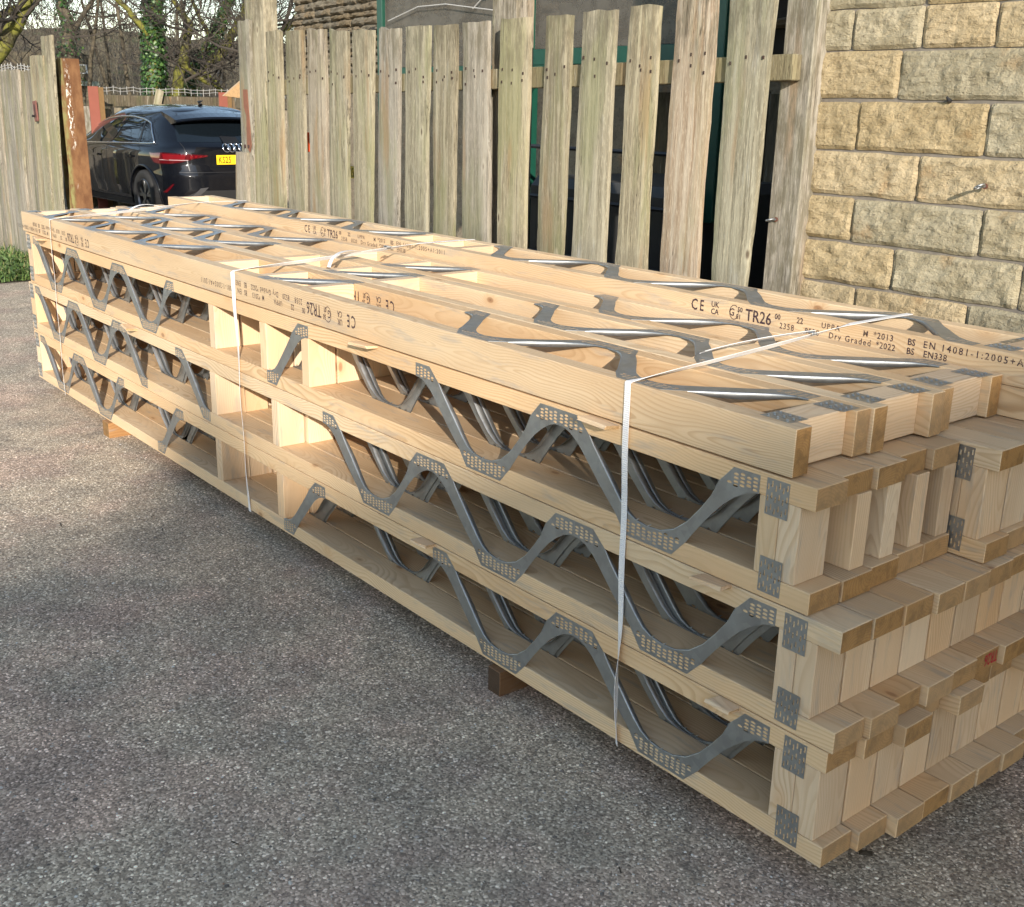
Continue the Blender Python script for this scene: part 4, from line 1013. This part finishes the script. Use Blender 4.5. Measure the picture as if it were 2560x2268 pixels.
L_ = lambda x, z, o: (x, side_y(x, z) + o, z)
Rr = lambda x, z, o: (x, -side_y(x, z) - o, z)
B_ = lambda y, z, o: (rear_x(y, z) - o, y, z)
WIN = [(.60, .972), (.70, .965), (3.05, .905), (3.10, .955), (2.88, 1.08), (2.60, 1.175), (2.30, 1.235), (1.88, 1.268), (1.50, 1.272), (1.12, 1.245), (.93, 1.215), (.86, 1.19)]
for fn, sx in ((L_, 1), (Rr, -1)):
    patch('side_window', [p for p in WIN], fn, GLASS, .004)
    mb = MB(); loop = []
    for i in range(len(WIN)):
        a, b = WIN[i], WIN[(i + 1) % len(WIN)]
        for t in range(6): x_, z_ = a[0] + (b[0] - a[0]) * t / 6, a[1] + (b[1] - a[1]) * t / 6; loop.append(fn(x_, z_, .008))
    mb.tube(loop + [loop[0]], .011, 6); obj('window_trim', mb, CHROME, car, smooth=True)
    patch('door_pillar', [(1.86, .935), (1.98, .93), (1.72, 1.272), (1.60, 1.272)], fn, PAINT, .009)
    patch('window_divider', [(.97, .965), (1.02, .965), (1.06, 1.235), (1.03, 1.232)], fn, PLASTIC, .008)
    for x_, z_ in ((1.12, .80), (2.22, .775)):
        patch('door_handle', [(x_ - .09, z_ - .012), (x_ + .10, z_ - .016), (x_ + .10, z_ + .014), (x_ - .09, z_ + .012)], fn, PAINT, .030)
    patch('door_gap', [(1.895, .30), (1.905, .30), (1.905, .92), (1.895, .92)], fn, PLASTIC, .003)
    patch('door_gap', [(1.22, .42), (1.23, .42), (.86, .90), (.85, .90)], fn, PLASTIC, .003)
    patch('sill_trim', [(1.2, .20), (3.05, .20), (3.05, .27), (1.2, .27)], fn, PLASTIC, .006)
    for a, b in WC:
        mb = MB(); pts = []
        for i in range(33):
            t = -.25 + (math.pi + .5) * i / 32; x_, z_ = a + .372 * math.cos(t), b + .372 * math.sin(t)
            if z_ > .18: pts.append(fn(x_, z_, .002))
        mb.tube(pts, .014, 6); obj('arch_lip', mb, PAINT, car, smooth=True)
for a, b in WC:
    for sy in (1, -1):
        mb = MB(); n = 24; o = 0
        for i in range(n + 1):
            t = -.3 + (math.pi + .6) * i / n
            for y in (.52, .90): mb.v.append((a + .37 * math.cos(t), sy * y, b + .37 * math.sin(t)))
        for i in range(n): mb.f.append((o + 2 * i, o + 2 * i + 1, o + 2 * i + 3, o + 2 * i + 2))
        mb.f.append(tuple(o + 2 * i for i in range(n + 1)))
        obj('wheel_housing', mb, PLASTIC, car)
# rear window, spoiler, lamps, plate, rings
patch('rear_window', [(-.64, .995), (.64, .995), (.60, 1.12), (.54, 1.235), (-.54, 1.235), (-.60, 1.12)], B_, GLASS, .005)
mb = MB(); sec = [(.70, 1.39), (.45, 1.335), (.285, 1.292), (.262, 1.272), (.275, 1.258), (.46, 1.235), (.60, 1.28)]; nY = 14; vs = []
for j in range(nY + 1):
    y = -.60 + 1.2 * j / nY; k = 1 - .35 * abs(y / .6) ** 4; dz = -.045 * abs(y / .6) ** 2.2; dx_ = .10 * abs(y / .6) ** 3
    vs += [(x + dx_, y, z + dz) for x, z in sec]
m_ = len(sec); mb.add(vs, [(j * m_ + i, j * m_ + (i + 1) % m_, (j + 1) * m_ + (i + 1) % m_, (j + 1) * m_ + i) for j in range(nY) for i in range(m_)] + [tuple(range(m_)), tuple(nY * m_ + i for i in range(m_))])
obj('spoiler', mb, PAINT, car)
mb = MB(); mb.tube([(.95, 0, 1.42), (.99, 0, 1.46), (.88, 0, 1.475)], [.03, .02, .006], 8); obj('roof_aerial', mb, PLASTIC, car, smooth=True)
def lamp_wrap(name, pts, mat, off):
    """points run from the body side round the corner on to the tail: (s, z) with s = y on the tail, or beyond .80 continuing forward along the side"""
    def fn(s, z, o):
        if s < .80: return (rear_x(s, z) - o, s, z)
        t = (s - .80)
        b, xr, xf = cz(z); x0 = rear_x(.80, z); lx = x0 + t * .95
        p = (lx, side_y(lx, z))
        if p[1] < .80: p = (lx, .80)
        return (p[0] - o * .5, p[1] + o * .8, z)
    for sgn in (1, -1):
        patch(name, pts, (lambda s, z, o, g=sgn: (fn(s, z, o)[0], g * fn(s, z, o)[1], z)), mat, off, .03, smooth=True)
lamp_wrap('tail_lamp', [(1.06, .862), (.98, .858), (.80, .868), (.36, .845), (.37, .828), (.55, .800), (.66, .765), (.76, .742), (.90, .738), (.98, .75), (1.04, .81)], TAIL, .010)
lamp_wrap('lamp_insert', [(.80, .852), (.62, .845), (.64, .790), (.72, .775), (.80, .790)], simple('bright_red_lens', (0.16, 0.006, 0.010), .15), .016)
for k in range(4): lamp_wrap('lamp_insert', [(.575 - .055 * k, .842 - .002 * k), (.545 - .055 * k, .841 - .002 * k), (.555 - .055 * k, .812 + .006 * k), (.580 - .055 * k, .808 + .006 * k)], simple('bright_red_lens_b', (0.16, 0.006, 0.010), .15), .016)
lamp_wrap('lamp_insert', [(.86, .790), (.60, .790), (.60, .782), (.86, .782)], LSILV, .018)
pl = patch('number_plate', [(-.26, .735), (.26, .735), (.26, .846), (-.26, .846)], lambda y, z, o: (.036 - o + .01, y, z), simple('plate_yellow', (0.93, 0.62, 0.02), .4), .012, .5, smooth=False)
_kp = text_obj('KS25', .108, simple('plate_ink', (0.10, 0.02, 0.01), .5), car, (.024, .240, .755), (math.pi / 2, 0, -math.pi / 2), squeeze=.70, weight=.0006, name='lettering', space=1.1)
patch('tailgate_recess', [(-.34, .70), (.34, .70), (.30, .87), (-.30, .87)], B_, PAINT, .004)
patch('wiper_housing', [(-.10, .98), (.11, .98), (.11, 1.065), (-.10, 1.055)], B_, PLASTIC, .02)
mb = MB()
for k in range(4):
    c0 = .105 - .070 * k; pts = []
    for i in range(25):
        t = 2 * math.pi * i / 24; y, z = c0 + .0475 * math.cos(t), .928 + .0475 * math.sin(t); pts.append((rear_x(y, z) - .012 - (.002 if k % 2 else 0), y, z))
    m3 = MB(); m3.tube(pts, .0072, 6, cap=False); obj('badge_ring', m3, simple('badge_chrome', (0.85, 0.85, 0.86), .15, 1.0), car, smooth=True)
patch('bumper_insert', [(-.70, .20), (.70, .20), (.66, .36), (.52, .43), (-.52, .43), (-.66, .36)], B_, simple('bumper_grille', (0.02, 0.02, 0.022), .5, var=.5, scale=120, bump=.006), .008)
patch('reflector', [(.80, .40), (.822, .40), (.765, .505), (.752, .505)], B_, TAIL, .012)
patch('diffuser_fin', [(.60, .36), (.50, .46), (.40, .47), (.50, .38)], B_, simple('grey_trim', (0.12, 0.12, 0.125), .3, .6), .014)
patch('panel_gap', [(-.70, .640), (.70, .640), (.70, .648), (-.70, .648)], B_, PLASTIC, .003)
patch('panel_gap', [(.62, .99), (.63, .99), (.60, .66), (.59, .66)], B_, PLASTIC, .004)
for (a, b) in WC:
    for sy in (1, -1):
        wh = MB(); prof = [(.205, .07), (.225, .092), (.27, .105), (.30, .100), (.318, .082), (.323, .05), (.323, -.07), (.30, -.105), (.2, -.10)]
        n = 48; vs = []
        for i in range(n):
            t = 2 * math.pi * i / n
            vs += [(a + r_ * math.cos(t), sy * (.80 + w_), .323 + r_ * math.sin(t)) for r_, w_ in prof]
        m_ = len(prof); wh.add(vs, [(i * m_ + j, i * m_ + j + 1, ((i + 1) % n) * m_ + j + 1, ((i + 1) % n) * m_ + j) for i in range(n) for j in range(m_ - 1)])
        tyre = obj('tyre', wh, TYRE, car, smooth=True)
        rm = MB(); vs = []
        prof = [(.215, .085), (.205, .092), (.198, .07), (.195, -.02)]
        for i in range(n):
            t = 2 * math.pi * i / n; vs += [(a + r_ * math.cos(t), sy * (.80 + w_), .323 + r_ * math.sin(t)) for r_, w_ in prof]
        m_ = len(prof); rm.add(vs, [(i * m_ + j, i * m_ + j + 1, ((i + 1) % n) * m_ + j + 1, ((i + 1) % n) * m_ + j) for i in range(n) for j in range(m_ - 1)])
        for k in range(5):
            for dv in (-.16, .16):
                t0 = 2 * math.pi * k / 5 + .3; t1 = t0 + dv * 1.3
                p0 = Vector((a + .04 * math.cos(t0), sy * .875, .323 + .04 * math.sin(t0))); p1 = Vector((a + .203 * math.cos(t1), sy * .872, .323 + .203 * math.sin(t1)))
                d = (p1 - p0).normalized(); w = Vector((-d.z, 0, d.x)); y_ = Vector((0, sy * .02, 0))
                rm.add([p0 - w * .012, p0 + w * .012, p1 + w * .024, p1 - w * .024, p0 - w * .016 - y_, p0 + w * .016 - y_, p1 + w * .03 - y_, p1 - w * .03 - y_], [(0, 1, 2, 3), (0, 4, 5, 1), (1, 5, 6, 2), (2, 6, 7, 3), (3, 7, 4, 0)])
        rm.tube([(a, sy * .84, .323), (a, sy * .885, .323)], .045, 16)
        obj('rim', rm, RIM, car)
        bd = MB(); bd.tube([(a, sy * .80, .323), (a, sy * .815, .323)], .15, 24); obj('brake_disc', bd, simple('brake_steel', (0.12, 0.12, 0.12), .5, .7), car)

# ---------------------------------------------------------------- fence, posts and timber beyond the lane
bf = thing('board_fence', 'dark board fence behind the car with a heavy top plank', 'fence', (-15.4, 5, G)); bfb = tuple(bf.location)
r5 = random.Random(2); y = 2.2
while y < 9.2:
    w = r5.uniform(.10, .17); mb = MB(); mb.box(0, .022, 0, w, 0, 1.36 + r5.uniform(-.03, .02), .002)
    obj('fence_board', mb, FENCE_GREY if r5.random() < .6 else DARKWOOD, bf, (0, y - bfb[1], 0)); y += w + r5.uniform(.004, .05)
for y0, y1 in ((3.98, 6.0), (6.0, 8.4), (2.2, 3.7)): wood('top_plank', bf, (-15.38, y0, 1.30), (-15.33, y1 - .01, 1.455), 'y', DARKWOOD, .004, bfb)
netting('wire_netting', (-15.36, 3.98, 1.47), (-15.36, 8.4, 1.47), .085, 'pale wire netting along the top of the dark fence behind the car', 'wire netting', 46, .012, 9)
REDOX = simple('red_oxide', (0.25, 0.075, 0.048), .6, var=.15, scale=8); YEL = simple('rust_ochre', (0.18, 0.10, 0.035), .8, var=.3, scale=25)
for (x, y, zt, lab) in ((-14.75, 3.70, 1.56, 'red oxide steel post left of the car'), (-15.25, 5.80, 1.53, 'red oxide steel post behind the car roof, beside the pale timber')):
    t = thing('steel_post', lab, 'post', (x, y, G), 'red steel posts along the lane')
    mb = MB(); mb.box(0, .012, -.0, .135, 0, zt - G); obj('flange', mb, REDOX, t)
    mb = MB(); mb.box(-.10, 0, .136, .142, 0, zt - G - .004); obj('web_plate', mb, YEL, t)
    mb = MB(); mb.box(-.01, .0, .142, .21, 0, zt - G - .01); obj('rear_flange', mb, YEL, t)
mb = MB(); mb.box(-.02, .02, -.055, .055, -.45, .27, .004); tag(obj('leaning_plank', mb, FENCE, None, (-15.25, 4.83, 1.28), (R(-16), 0, 0)), 'short pale plank leaning on the dark fence just above the car roof', 'plank')
mb = MB(); mb.add([(0, 0, 0), (0, .50, -.05), (0, .62, .45), (0, .28, .21)], [(0, 1, 2, 3)]); mb.add([(.06, v[1], v[2]) for v in mb.v[:4]], [(0, 1, 2, 3)]); mb.f += [(i, (i + 1) % 4, (i + 1) % 4 + 4, i + 4) for i in range(4)]
tag(obj('timber_gable', mb, PINE, None, (-14.35, 5.44, 1.475)), 'bright new timber gable piece showing left of the gate post, above the car', 'timber panel')
cb = thing('dark_cabin', 'dark cabin with a small white framed window among the trees', 'cabin', (-31.6, 8.2, G)); 
mb = MB(); mb.box(-2, 0, -1.4, 1.35, 0, 2.62); obj('cabin_wall', mb, DARKWOOD, cb)
mb = MB(); mb.box(-2.2, .2, -1.5, 1.45, 1.80, 1.92); obj('pale_ledge', mb, simple('ledge', (0.30, 0.33, 0.27), .8, var=.4, scale=6), cb)
mb = MB(); mb.box(.0, .03, .95, 1.22, 2.12, 2.36); w_ = obj('window_frame', mb, simple('white_frame', (0.75, 0.75, 0.74), .6), cb)
mb = MB(); mb.box(.03, .04, .98, 1.17, 2.15, 2.33); obj('window_pane', mb, GLASS, w_)
lane = MB()

# ---------------------------------------------------------------- hillside and bare trees
HILL = NT('hillside', rough=.95, spec=.1); _P = HILL.coord()
_c = HILL.mix(HILL.step(HILL.noise(_P, .10, 5, .6), .35, .65), (0.080, 0.062, 0.045), (0.125, 0.102, 0.07)); _c = HILL.mix(HILL.step(HILL.noise(_P, .9, 5, .75), .42, .68), _c, (0.055, 0.045, 0.032))
_c = HILL.mix(HILL.step(HILL.noise(_P, .23, 3), .56, .66, 0, .7), _c, (0.10, 0.115, 0.05)); _c = HILL.mix(HILL.step(HILL.noise(_P, .045, 3), .52, .62, 0, .5), _c, (0.17, 0.13, 0.105))
HILL.set('Base Color', _c); HILL.bump(HILL.noise(_P, 1.4, 5, .8), 1.0, .6); HILL = HILL.m
mb = MB(); vs = []; na, nt = 70, 46
for j in range(nt):
    t = 40 + 190 * (j / (nt - 1)) ** 1.3
    for i in range(na):
        a = math.atan2(.12 + .85 * i / (na - 1), -1.0); x, y = math.cos(a) * t, math.sin(a) * t
        h = max(0, (t - 42)) * .082; h = 13.5 * (1 - math.exp(-h / 8.5)) * (1 + .10 * math.sin(a * 9) + .05 * math.sin(a * 23 + 1))
        h += mnoise.fractal(Vector((x * .05, y * .05, 0)), 1, 2, 5) * 1.1 * min(1, (t - 40) / 20)
        vs.append((x, y, G - .02 + h - (.3 if j == 0 else 0)))
mb.add(vs, [(j * na + i, j * na + i + 1, (j + 1) * na + i + 1, (j + 1) * na + i) for j in range(nt - 1) for i in range(na - 1)])
tag(obj('hillside', mb, HILL, smooth=True), kind='structure')
BARK = NT('bark', rough=.95, spec=.1); _P = BARK.vm('MULTIPLY', BARK.coord(), (1, 1, .5))
BARK.set('Base Color', BARK.mix(BARK.step(BARK.noise(_P, 9, 5, .7), .35, .65), (0.045, 0.038, 0.028), (0.115, 0.095, 0.065))); BARK.bump(BARK.noise(_P, 22, 5, .7), .8, .02); BARK = BARK.m
MOSS = NT('mossy_bark', rough=.95, spec=.1); _P = MOSS.coord()
_c = MOSS.mix(MOSS.step(MOSS.noise(_P, 5, 5, .7), .38, .6), (0.06, 0.052, 0.030), (0.17, 0.165, 0.035)); _c = MOSS.mix(MOSS.step(MOSS.noise(_P, 16, 4, .7), .55, .7), _c, (0.20, 0.19, 0.10))
MOSS.set('Base Color', _c); MOSS.bump(MOSS.noise(_P, 25, 5, .7), .8, .02); MOSS = MOSS.m
TWIG = simple('twig', (0.045, 0.036, 0.027), .9, var=.4, scale=3)
TWIG2 = simple('twig_pale', (0.10, 0.085, 0.058), .9, var=.4, scale=3)
def twigs(mb, p, d, ln, r, depth, rn, spread=.75, up=.10):
    n = 4; pts = [p]; rad = [r]; q = p.copy(); dd = d.copy()
    for i in range(n):
        dd = (dd + Vector((rn.gauss(0, .20), rn.gauss(0, .20), rn.gauss(0, .17) + up))).normalized(); q = q + dd * (ln / n); pts.append(q.copy()); rad.append(max(.003, r * (1 - .55 * (i + 1) / n)))
        if depth > 0:
            for _ in range(rn.choice((1, 1, 2))):
                nd = (dd + Vector((rn.gauss(0, spread), rn.gauss(0, spread), rn.gauss(0, spread * .8)))).normalized()
                twigs(mb, q.copy(), nd, ln * rn.uniform(.42, .72), r * .5, depth - 1, rn, spread, up)
    mb.tube(pts, rad, 3 if r < .03 else 6, cap=False)
IVY = NT('ivy_leaf', rough=.45, spec=.4); _g = IVY.n.new('ShaderNodeNewGeometry').outputs['Random Per Island']
IVY.set('Base Color', IVY.ramp(_g, [(0, (0.008, 0.022, 0.006)), (.5, (0.022, 0.062, 0.012)), (.85, (0.05, 0.115, 0.02)), (1, (0.12, 0.19, 0.05))])); IVY = IVY.m
def ivy(parent, pts, rads, n, rn, base):
    mb = MB()
    for _ in range(n):
        s = rn.random() * (len(pts) - 1); i = int(s); t = s - i; c = pts[i].lerp(pts[i + 1], t); r = (rads[i] + (rads[i + 1] - rads[i]) * t) * rn.uniform(1.0, 1.75)
        a = rn.uniform(0, 6.28); o = Vector((math.cos(a), math.sin(a), 0)); p = c + o * r - base; w = rn.uniform(.02, .045)
        nrm = (o + Vector((rn.gauss(0, .4), rn.gauss(0, .4), rn.gauss(.25, .4)))).normalized(); u = nrm.cross(Vector((0, 0, 1))).normalized(); v = nrm.cross(u)
        mb.add([p - u * w, p + v * w * .8 - u * w * .3, p + v * w * .6 + u * w * .7, p + u * w, p - v * w * 1.1], [(0, 1, 2, 3, 4)])
    tag(obj('ivy', mb, IVY, parent), kind='stuff')
def tree(label, limbs, mat, seed, ivy_n=0, tw=(1.3, 2, 5), group='bare trees beyond the lane', tmat=TWIG, ivl=0):
    rn = random.Random(seed); base = Vector(limbs[0][0][0]); base.z = G
    t = thing('bare_tree', label, 'tree', base, group); mb = MB(); tb_ = MB()
    for li, (pts, rads) in enumerate(limbs):
        P = [Vector(p) for p in pts]; fine = []; fr = []
        for i in range(len(P) - 1):
            for k in range(4):
                q = P[i].lerp(P[i + 1], k / 4); jit = rads[i] * .25; fine.append(q + Vector((rn.uniform(-jit, jit), rn.uniform(-jit, jit), 0)) - base); fr.append(rads[i] + (rads[i + 1] - rads[i]) * k / 4)
        fine.append(P[-1] - base); fr.append(rads[-1])
        if li == 0: mb0 = MB(); mb0.tube(fine, fr, 12); obj('trunk', mb0, mat, t, smooth=True)
        else: mb.tube(fine, fr, 8)
        if tw:
            ln, dep, cnt_ = tw
            for k in range(cnt_):
                i = rn.randrange(len(fine) // 3 if li == 0 else 0, len(fine)); d = Vector((rn.gauss(0, 1), rn.gauss(0, 1), rn.gauss(.35, .5))).normalized()
                twigs(tb_, fine[i].copy(), d, ln * rn.uniform(.6, 1.4), min(fr[i] * .4, .035), dep, rn)
    if mb.v: obj('limbs', mb, mat, t, smooth=True)
    if tb_.v: tag(obj('twigs', tb_, tmat, t), kind='stuff')
    if ivy_n: ivy(t, [Vector(p) for p in limbs[ivl][0]], limbs[ivl][1], ivy_n, rn, base)
    return t
tree('mossy yellow-green limb crossing the top left corner above the fence', [([(-17.4, 1.9, G), (-17.2, 2.5, 1.0), (-16.95, 2.98, 1.72), (-16.84, 3.3, 2.15), (-16.8, 3.62, 2.65), (-16.7, 4.0, 3.4), (-16.5, 4.6, 4.6)], [.16, .13, .11, .115, .10, .09, .06]),
      ([(-17.0, 2.85, 1.55), (-17.1, 3.0, 2.2), (-17.4, 3.4, 2.55), (-17.6, 4.2, 2.9)], [.09, .08, .06, .03]), ([(-16.84, 3.3, 2.15), (-17.5, 2.9, 2.6), (-17.9, 2.6, 3.4)], [.08, .06, .04])], MOSS, 1, tw=(1.2, 2, 6))
tree('tall straight trunk with ivy at its foot, left of the cabin', [([(-29.2, 8.1, G), (-29.2, 8.2, 2.4), (-29.4, 8.3, 3.2), (-29.6, 8.25, 3.9), (-29.9, 8.2, 6.5)], [.24, .20, .17, .13, .08]), ([(-29.3, 8.3, 2.9), (-29.0, 9.0, 4.0), (-28.8, 9.4, 5.2)], [.07, .05, .03])], BARK, 2, 700, (2.0, 3, 6))
tree('ivy-clad upright trunk in the middle of the gateway view', [([(-23.4, 8.12, G), (-23.5, 8.10, 1.4), (-23.75, 8.22, 2.2), (-23.95, 8.35, 3.0), (-24.1, 8.5, 4.0), (-24.2, 8.6, 5.5)], [.20, .19, .17, .17, .16, .10]),
      ([(-23.8, 8.2, 2.7), (-24.0, 7.9, 3.15), (-24.1, 7.6, 3.5), (-24.3, 7.2, 4.0)], [.07, .06, .05, .03]),
      ([(-23.5, 8.45, G), (-23.45, 8.55, 1.5), (-23.6, 8.85, 2.4), (-23.6, 9.05, 3.0), (-23.9, 8.8, 3.5)], [.14, .13, .11, .08, .05]), ([(-23.45, 8.7, 2.2), (-23.5, 9.1, 1.9), (-23.5, 9.4, 1.75)], [.07, .06, .05])], MOSS, 3, 5200, (1.5, 2, 6))
tree('mossy forked tree with ivy at its base, leaning right', [([(-25.0, 9.35, G), (-25.0, 9.55, 1.5), (-25.1, 9.62, 2.0), (-25.1, 9.95, 2.35), (-25.0, 10.2, 2.75), (-24.8, 10.35, 3.2), (-24.6, 10.6, 3.9)], [.20, .17, .15, .14, .13, .12, .08]),
      ([(-25.1, 9.75, 2.1), (-24.8, 10.25, 2.4), (-24.5, 10.45, 2.9), (-24.2, 10.6, 3.3), (-23.9, 10.8, 4.2)], [.12, .11, .10, .09, .06]), ([(-25.0, 9.7, 2.0), (-24.6, 9.75, 2.0), (-24.2, 9.85, 1.75), (-23.9, 9.95, 1.4)], [.10, .09, .07, .06]),
      ([(-25.0, 10.2, 2.75), (-25.2, 10.0, 3.2), (-25.6, 9.9, 3.9)], [.06, .05, .03])], MOSS, 4, 1800, (1.2, 2, 4))
tree('bare tree whose limbs spread between the gate post and the stone building', [([(-20.5, 9.3, G), (-20.6, 9.25, 1.8), (-20.7, 9.2, 2.7), (-20.7, 9.3, 3.6)], [.16, .13, .11, .07]), ([(-20.7, 9.2, 2.4), (-20.5, 9.7, 2.8), (-20.2, 10.1, 3.3)], [.08, .07, .05])], MOSS, 5, 0, (1.6, 3, 9))
thin = ['slender sapling nearest the rusty beam', 'pale slender sapling behind the cabin', 'thin bare tree left of the ivy-clad trunk', 'thin curving bare tree over the cabin roof', 'thin bare tree between the two ivy-clad trees', 'thin bare tree behind the mossy forked tree', 'thin dark leaning tree crossing low over the fence', 'thin bare tree at the far left skyline', 'thin bare tree right of the gate post']
for k, (x, y, hh) in enumerate(((-27, 7.6, 6), (-33, 10.3, 7), (-30, 9.6, 6), (-26, 8.3, 6), (-31, 11.9, 7), (-30, 12.6, 7), (-19.5, 6.1, 4.5), (-26, 5.2, 7), (-27, 12.9, 6))):
    rn = random.Random(40 + k); q = Vector((x, y, G)); pts = [q.copy()]; rads = [.07]; d = Vector((rn.uniform(-.1, .1), rn.uniform(-.18, .18), 1)) if k != 6 else Vector((-.25, -.75, .75))
    for i in range(5): d = (d.normalized() + Vector((rn.gauss(0, .10), rn.gauss(0, .12), .1))); q = q + d.normalized() * hh / 5; pts.append(q.copy()); rads.append(.07 * (1 - .16 * (i + 1)))
    tree(thin[k], [(pts, rads)], BARK, 60 + k, 0, (1.9, 3, 5))
# undergrowth: thin stems and twigs that read as one mass
mb = MB(); rn = random.Random(99)
for i in range(430):
    t = rn.uniform(30, 75); a = math.atan2(rn.uniform(.16, .66), -1.0); x, y = math.cos(a) * t + 1, math.sin(a) * t - 1.6
    h0 = max(0, (t - 42)) * .082; h0 = 13.5 * (1 - math.exp(-h0 / 8.5)) if t > 42 else 0
    p = Vector((x, y, G + h0 - .2)); twigs(mb, p, Vector((rn.gauss(0, .2), rn.gauss(0, .2), 1)).normalized(), rn.uniform(1.2, 2.8) * t / 42, .022 * t / 42, 2, rn, .5)
tag(obj('undergrowth', mb, TWIG2), 'tangled bare brown undergrowth on the slope beyond the lane', 'undergrowth', kind='stuff')

# ---------------------------------------------------------------- unseen building, added and sized to cast the shadow over the near ground
nb = thing('shading_building', 'unseen building added behind the viewer to the right to shade the near yard', 'building', (24.0, -16, G))
mb = MB(); mb.box(0, 12, -6.5, 7.5, 0, 9.93); obj('brick_wall', mb, simple('brick', (0.30, 0.16, 0.11), .9, var=.3, scale=2), nb)
mb = MB(); mb.box(-.15, 12.2, -6.7, 7.7, 9.94, 10.06); obj('roof', mb, simple('slate', (0.10, 0.10, 0.11), .7), nb)
mb = MB()
mb.box(.3, .7, .65, 1.0, 10.07, 10.55); mb.box(.4, .55, .75, .9, 10.551, 10.75)
obj('shadow_stub', mb, simple('brick_dark', (0.20, 0.11, 0.08), .9), nb)  # stub added on the unseen roof to throw a streak of shadow
for k in range(6):
    for zz in (1.2, 4.2, 7.0):
        mb = MB(); mb.box(-.03, -.005, -5.8 + k * 2.2, -4.7 + k * 2.2, zz, zz + 1.3); obj('window', mb, GLASS, nb)

# ---------------------------------------------------------------- small litter
rn = random.Random(77)
for i, (x, y, c, lab, sz) in enumerate(((-2.66, -1.10, (0.75, 0.66, 0.42), 'pale wood chip lying on the shaded asphalt at the far left', .016), (-3.55, -.90, (0.02, 0.02, 0.02), 'small black fragment on the sunlit asphalt by the left edge', .012), (-.02, .20, (0.05, 0.035, 0.02), 'dark curled leaf scrap on the asphalt at the stack corner', .014))):
    mb = MB(); mb.add([(-sz, -sz * .4, 0), (sz, -sz * .5, .001), (sz * 1.1, sz * .4, .005), (-sz * .9, sz * .5, .003), (0, 0, .007)], [(0, 1, 4), (1, 2, 4), (2, 3, 4), (3, 0, 4), (0, 3, 2, 1)])
    tag(obj('litter', mb, simple('litter_%s' % 'abc'[i], c, .8), None, (x, y, G + .001), (0, 0, rn.uniform(0, 3))), lab, 'litter')

GRIT = NT('grit', rough=.85, spec=.25); _g = GRIT.n.new('ShaderNodeNewGeometry').outputs['Random Per Island']
GRIT.set('Base Color', GRIT.ramp(_g, [(0, (0.10, 0.088, 0.078)), (.45, (0.24, 0.21, 0.185)), (.8, (0.40, 0.37, 0.33)), (.97, (0.66, 0.64, 0.60)), (1, (0.30, 0.16, 0.10))])); GRIT = GRIT.m
mb = MB(); rn = random.Random(123)
for i in range(9000):
    t = rn.random() ** 1.6; x = 1.0 - 5.0 * t + rn.uniform(-.5, .5); y = rn.uniform(-1.75, .0) if x < .15 else rn.uniform(-1.4, 1.4)
    r_ = rn.uniform(.0016, .0042) * (1 + (rn.random() < .04) * .8); a = rn.uniform(0, 6.28); k = rn.uniform(.6, 1.0)
    ps = [(x + r_ * math.cos(a + q) * (1 if j % 2 else k), y + r_ * math.sin(a + q) * (1 if j % 2 else k), G + .0002) for j, q in enumerate((0, 1.3, 2.5, 3.8, 5.1))]
    mb.add(ps + [(x + rn.uniform(-.3, .3) * r_, y, G + r_ * rn.uniform(.35, .75))], [(0, 1, 5), (1, 2, 5), (2, 3, 5), (3, 4, 5), (4, 0, 5)])
tag(obj('grit', mb, GRIT), 'loose grit and stone flakes standing out of the worn asphalt', 'grit', kind='stuff')
mb = MB()
for i in range(26):   # bits of sawdust and straw-like splinters
    x, y = rn.uniform(-4.5, .6), rn.uniform(-1.3, -.05); a = rn.uniform(0, 3.14); l = rn.uniform(.006, .020); w = rn.uniform(.0008, .002)
    c_, s_ = math.cos(a), math.sin(a)
    mb.add([(x - c_ * l - s_ * w, y - s_ * l + c_ * w, G + .001), (x - c_ * l + s_ * w, y - s_ * l - c_ * w, G + .001), (x + c_ * l + s_ * w, y + s_ * l - c_ * w, G + .004), (x + c_ * l - s_ * w, y + s_ * l + c_ * w, G + .004)], [(0, 1, 2, 3)])
tag(obj('debris', mb, simple('dark_debris', (0.05, 0.035, 0.022), .9, var=.6, scale=40)), 'scattered dark splinters and leaf scraps on the asphalt', 'debris', kind='stuff')
